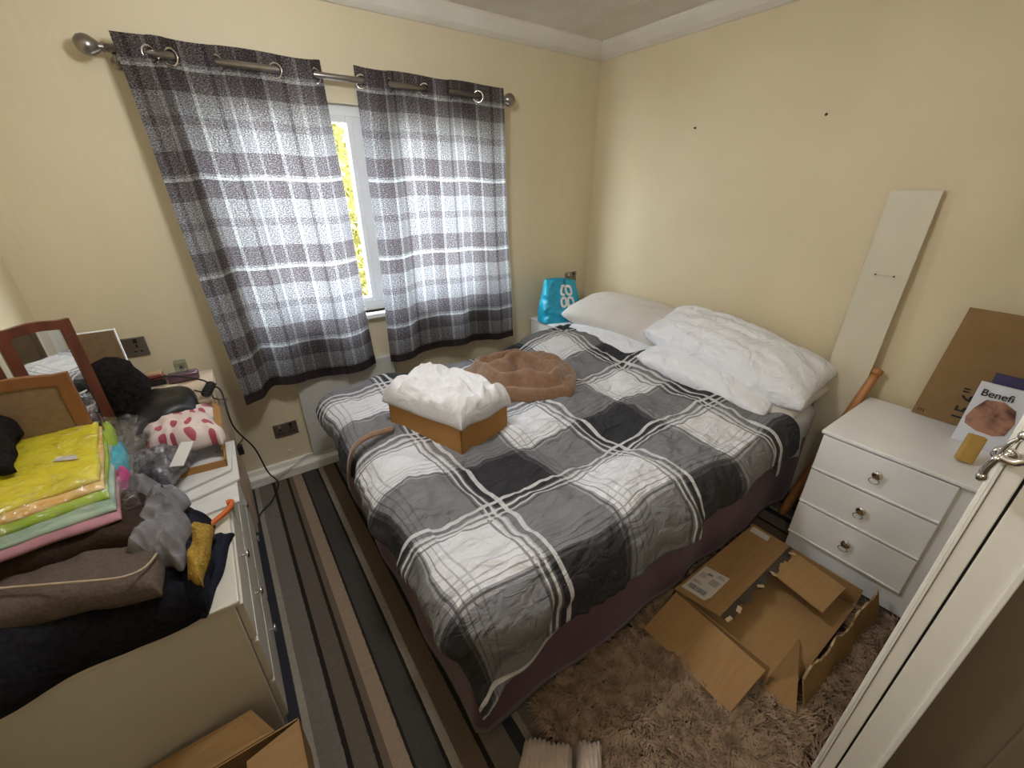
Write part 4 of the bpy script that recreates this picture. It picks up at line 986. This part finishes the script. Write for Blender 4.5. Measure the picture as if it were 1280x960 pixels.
# ------------------------------------------------------------------ triple dressing mirror
tm = empty('dressing_mirror', (-.6, 1.78, .60), 'three-panel dressing table mirror in reddish wood frames', 'mirror')
MB().box(-.65, -.50, 1.60, 1.97, .60, .63, .006).done('base', M['redwood'], tm)
def wing(p0, p1, z0, z1, arch, wood, backed, fw=.030, th=.018):
    p0 = Vector((*p0, 0)); p1 = Vector((*p1, 0)); w = (p1-p0).length; d = (p1-p0).normalized(); n = Vector((d.y, -d.x, 0))
    m = Matrix((d, n, Vector((0, 0, 1)))).transposed().to_4x4(); m.translation = p0-n*th/2
    def topz(t, inset=0):   # arched top rail, high in the middle, flaring up at the ends
        s = t/w; return z1-inset-arch*.55+arch*math.sin(math.pi*min(max(s, 0), 1))*.55+arch*.35*(abs(2*s-1)**6)
    b = MB(); K = 16
    def quad(pts): 
        b.poly([m@Vector((x, 0, z)) for x, z in pts], n*th)
    quad([(0, z0), (fw, z0), (fw, topz(fw, fw)), (fw, topz(fw)), (0, topz(0))]); quad([(w-fw, z0), (w, z0), (w, topz(w)), (w-fw, topz(w-fw)), (w-fw, topz(w-fw, fw))])
    quad([(fw, z0), (w-fw, z0), (w-fw, z0+fw), (fw, z0+fw)])
    for i in range(K):
        a = fw+(w-2*fw)*i/K; c = fw+(w-2*fw)*(i+1)/K; quad([(a, topz(a, fw)), (c, topz(c, fw)), (c, topz(c)), (a, topz(a))])
    bmesh.ops.remove_doubles(b.bm, verts=b.bm.verts, dist=1e-5)
    fr_ = b.done('mirror_frame', wood, tm)
    def sheet(y, mat_, nm, t_):
        b = MB(); P = [(fw-.004, z0+fw-.004), (w-fw+.004, z0+fw-.004)]+[(w-fw+.004-(w-2*fw+.008)*i/12, topz(w-fw-(w-2*fw)*i/12, fw)+.003) for i in range(13)]
        b.poly([m@Vector((x, y, z)) for x, z in P], n*t_); return b.done(nm, mat_, fr_)
    sheet(th*.45, M['mirror'], 'mirror_glass', .003) ; sheet(th*.25, M['ply'], 'backing', .003)
# far wing (glass faces the camera), centre panel, near wing (its back faces the camera)
pa0, pa1 = (-.612, 1.885), (-.452, 1.965)
wing(pa0, pa1, .70, 1.163, .03, M['redwood'], False)
wing((-.632, 1.62), (-.632, 1.872), .70, 1.175, .04, M['redwood'], False)
wing((-.420, 1.60), (-.640, 1.60), .70, 1.088, .03, M['orangewood'], True)

# ------------------------------------------------------------------ cables
def cable(name, pts, r, m, label): return MB().tube(spline(pts, 8), r, 8).done(name, M[m], label=label, cat='cable', smooth=True)
cable('power_cable', [(-.36, 2.1, .84), (-.27, 2.06, .86), (-.17, 2.10, .80), (-.15, 2.1, .765), (-.118, 2.08, .74), (-.112, 2.0, .60), PY(318, 560, 2.08), PY(335, 590, 2.12), PY(348, 604, 2.15), PZ(340, 626, .03), PZ(327, 640, .008), PZ(318, 660, .006)], .0035, 'black', 'black cable drooping from the beige cabinet down to the striped carpet')
cb = empty('plug_lead', (-.13, 1.9, .62), 'black lead with a connector dangling over the front of the left drawers', 'cable')
p_ = PX(300, 560, -.112)
MB().tube(spline([(-.2, 2.0, .80), (-.15, 1.98, .775), (-.13, 1.96, .755), PX(298, 500, -.118), PX(304, 525, -.115), PX(304, 545, -.112), p_+Vector((0, 0, .02))], 8), .003, 8).done('lead', M['black'], cb, smooth=True)
MB().box(p_.x-.011, p_.x+.011, p_.y-.014, p_.y+.014, p_.z-.03, p_.z+.012, .003).done('connector', M['black'], cb)
coil = [Vector((-.165+.02*t, 1.99+.10*t, .778))+Vector((.016*math.cos(t*44), 0, .016*math.sin(t*44))) for t in [k/90 for k in range(91)]]
MB().tube(coil, .0032, 6).done('coiled_cable', M['black'], label='tightly coiled black cable on the corner of the beige cabinet', cat='cable', smooth=True)
cable('skirting_cable', [PZ(309, 612, .06), PZ(325, 606, .062), (PZ(350, 592, .066)), Vector((.08, 2.37, .075)), Vector((.16, 2.41, .093)), Vector((.3, 2.415, .092)), Vector((.45, 2.415, .092))], .004, 'cable_white', 'white cable running along the skirting under the radiator')
# floor carton bottom left
fc = empty('floor_carton', (-.33, .74, 0), 'open brown carton on the floor against the end of the near drawer unit', 'box')
fx0, fx1, fy0, fy1, fh = -.54, -.125, .50, .90, .175
for pts_, th in (([(fx0, fy1, 0), (fx1, fy1, 0), (fx1, fy1, fh), (fx0, fy1, fh)], (0, -.004, 0)), ([(fx0, fy0, 0), (fx1, fy0, 0), (fx1, fy0, fh), (fx0, fy0, fh)], (0, .004, 0)), ([(fx0, fy0, 0), (fx0, fy1, 0), (fx0, fy1, fh), (fx0, fy0, fh)], (.004, 0, 0)), ([(fx1, fy0, 0), (fx1, fy1, 0), (fx1, fy1, fh), (fx1, fy0, fh)], (-.004, 0, 0)), ([(fx0, fy0, 0), (fx1, fy0, 0), (fx1, fy1, 0), (fx0, fy1, 0)], (0, 0, .004))):
    MB().poly(pts_, th).done('side_panel' if th[2] == 0 else 'bottom_panel', M['card'], fc)
MB().poly([(fx0, fy1, fh), (fx1-.06, fy1, fh), (fx1-.10, fy1+.06, fh+.05), (fx0, fy1+.08, fh+.02)], (0, 0, .004)).done('flap', M['card'], fc)
MB().poly([(fx1-.002, fy0, fh), (fx1-.002, fy1-.01, fh), (fx1-.13, fy1-.04, fh+.008), (fx1-.13, fy0, fh+.008)], (0, 0, .004)).done('flap', M['card'], fc)
slab('dark_bundle', [(fx0+.01, fy0+.01), (fx1-.015, fy0+.01), (fx1-.015, fy1-.01), (fx0+.01, fy1-.01)], .006, .12, M['blackcloth'], n=5, wr=.03, fr=10, seed=60, res=30, label='dark cloth bundle inside the floor carton', cat='cloth')
# pendants added out of frame to carry the room and hall fill lights
for nm, loc, lab_ in (('added_pendant', (.34, 1.10), 'unseen pendant added to brighten the bedroom'), ('added_hall_pendant', (-.45, -.33), 'unseen pendant added to brighten the hall')):
    r = empty(nm, (loc[0], loc[1], 2.2), lab_, 'lamp'); MB().lathe([(.05, 0), (.05, -.02), (.01, -.03)], (loc[0], loc[1], ZC)).done('ceiling_rose', M['white_plastic'], r)
    MB().tube([(loc[0], loc[1], ZC-.02), (loc[0], loc[1], 2.17)], .004).done('flex', M['cable_white'], r)
    MB().lathe([(.02, 0), (.024, .02), (.02, .05), (.008, .06)], (loc[0], loc[1], 2.14)).done('lampholder', M['white_plastic'], r)
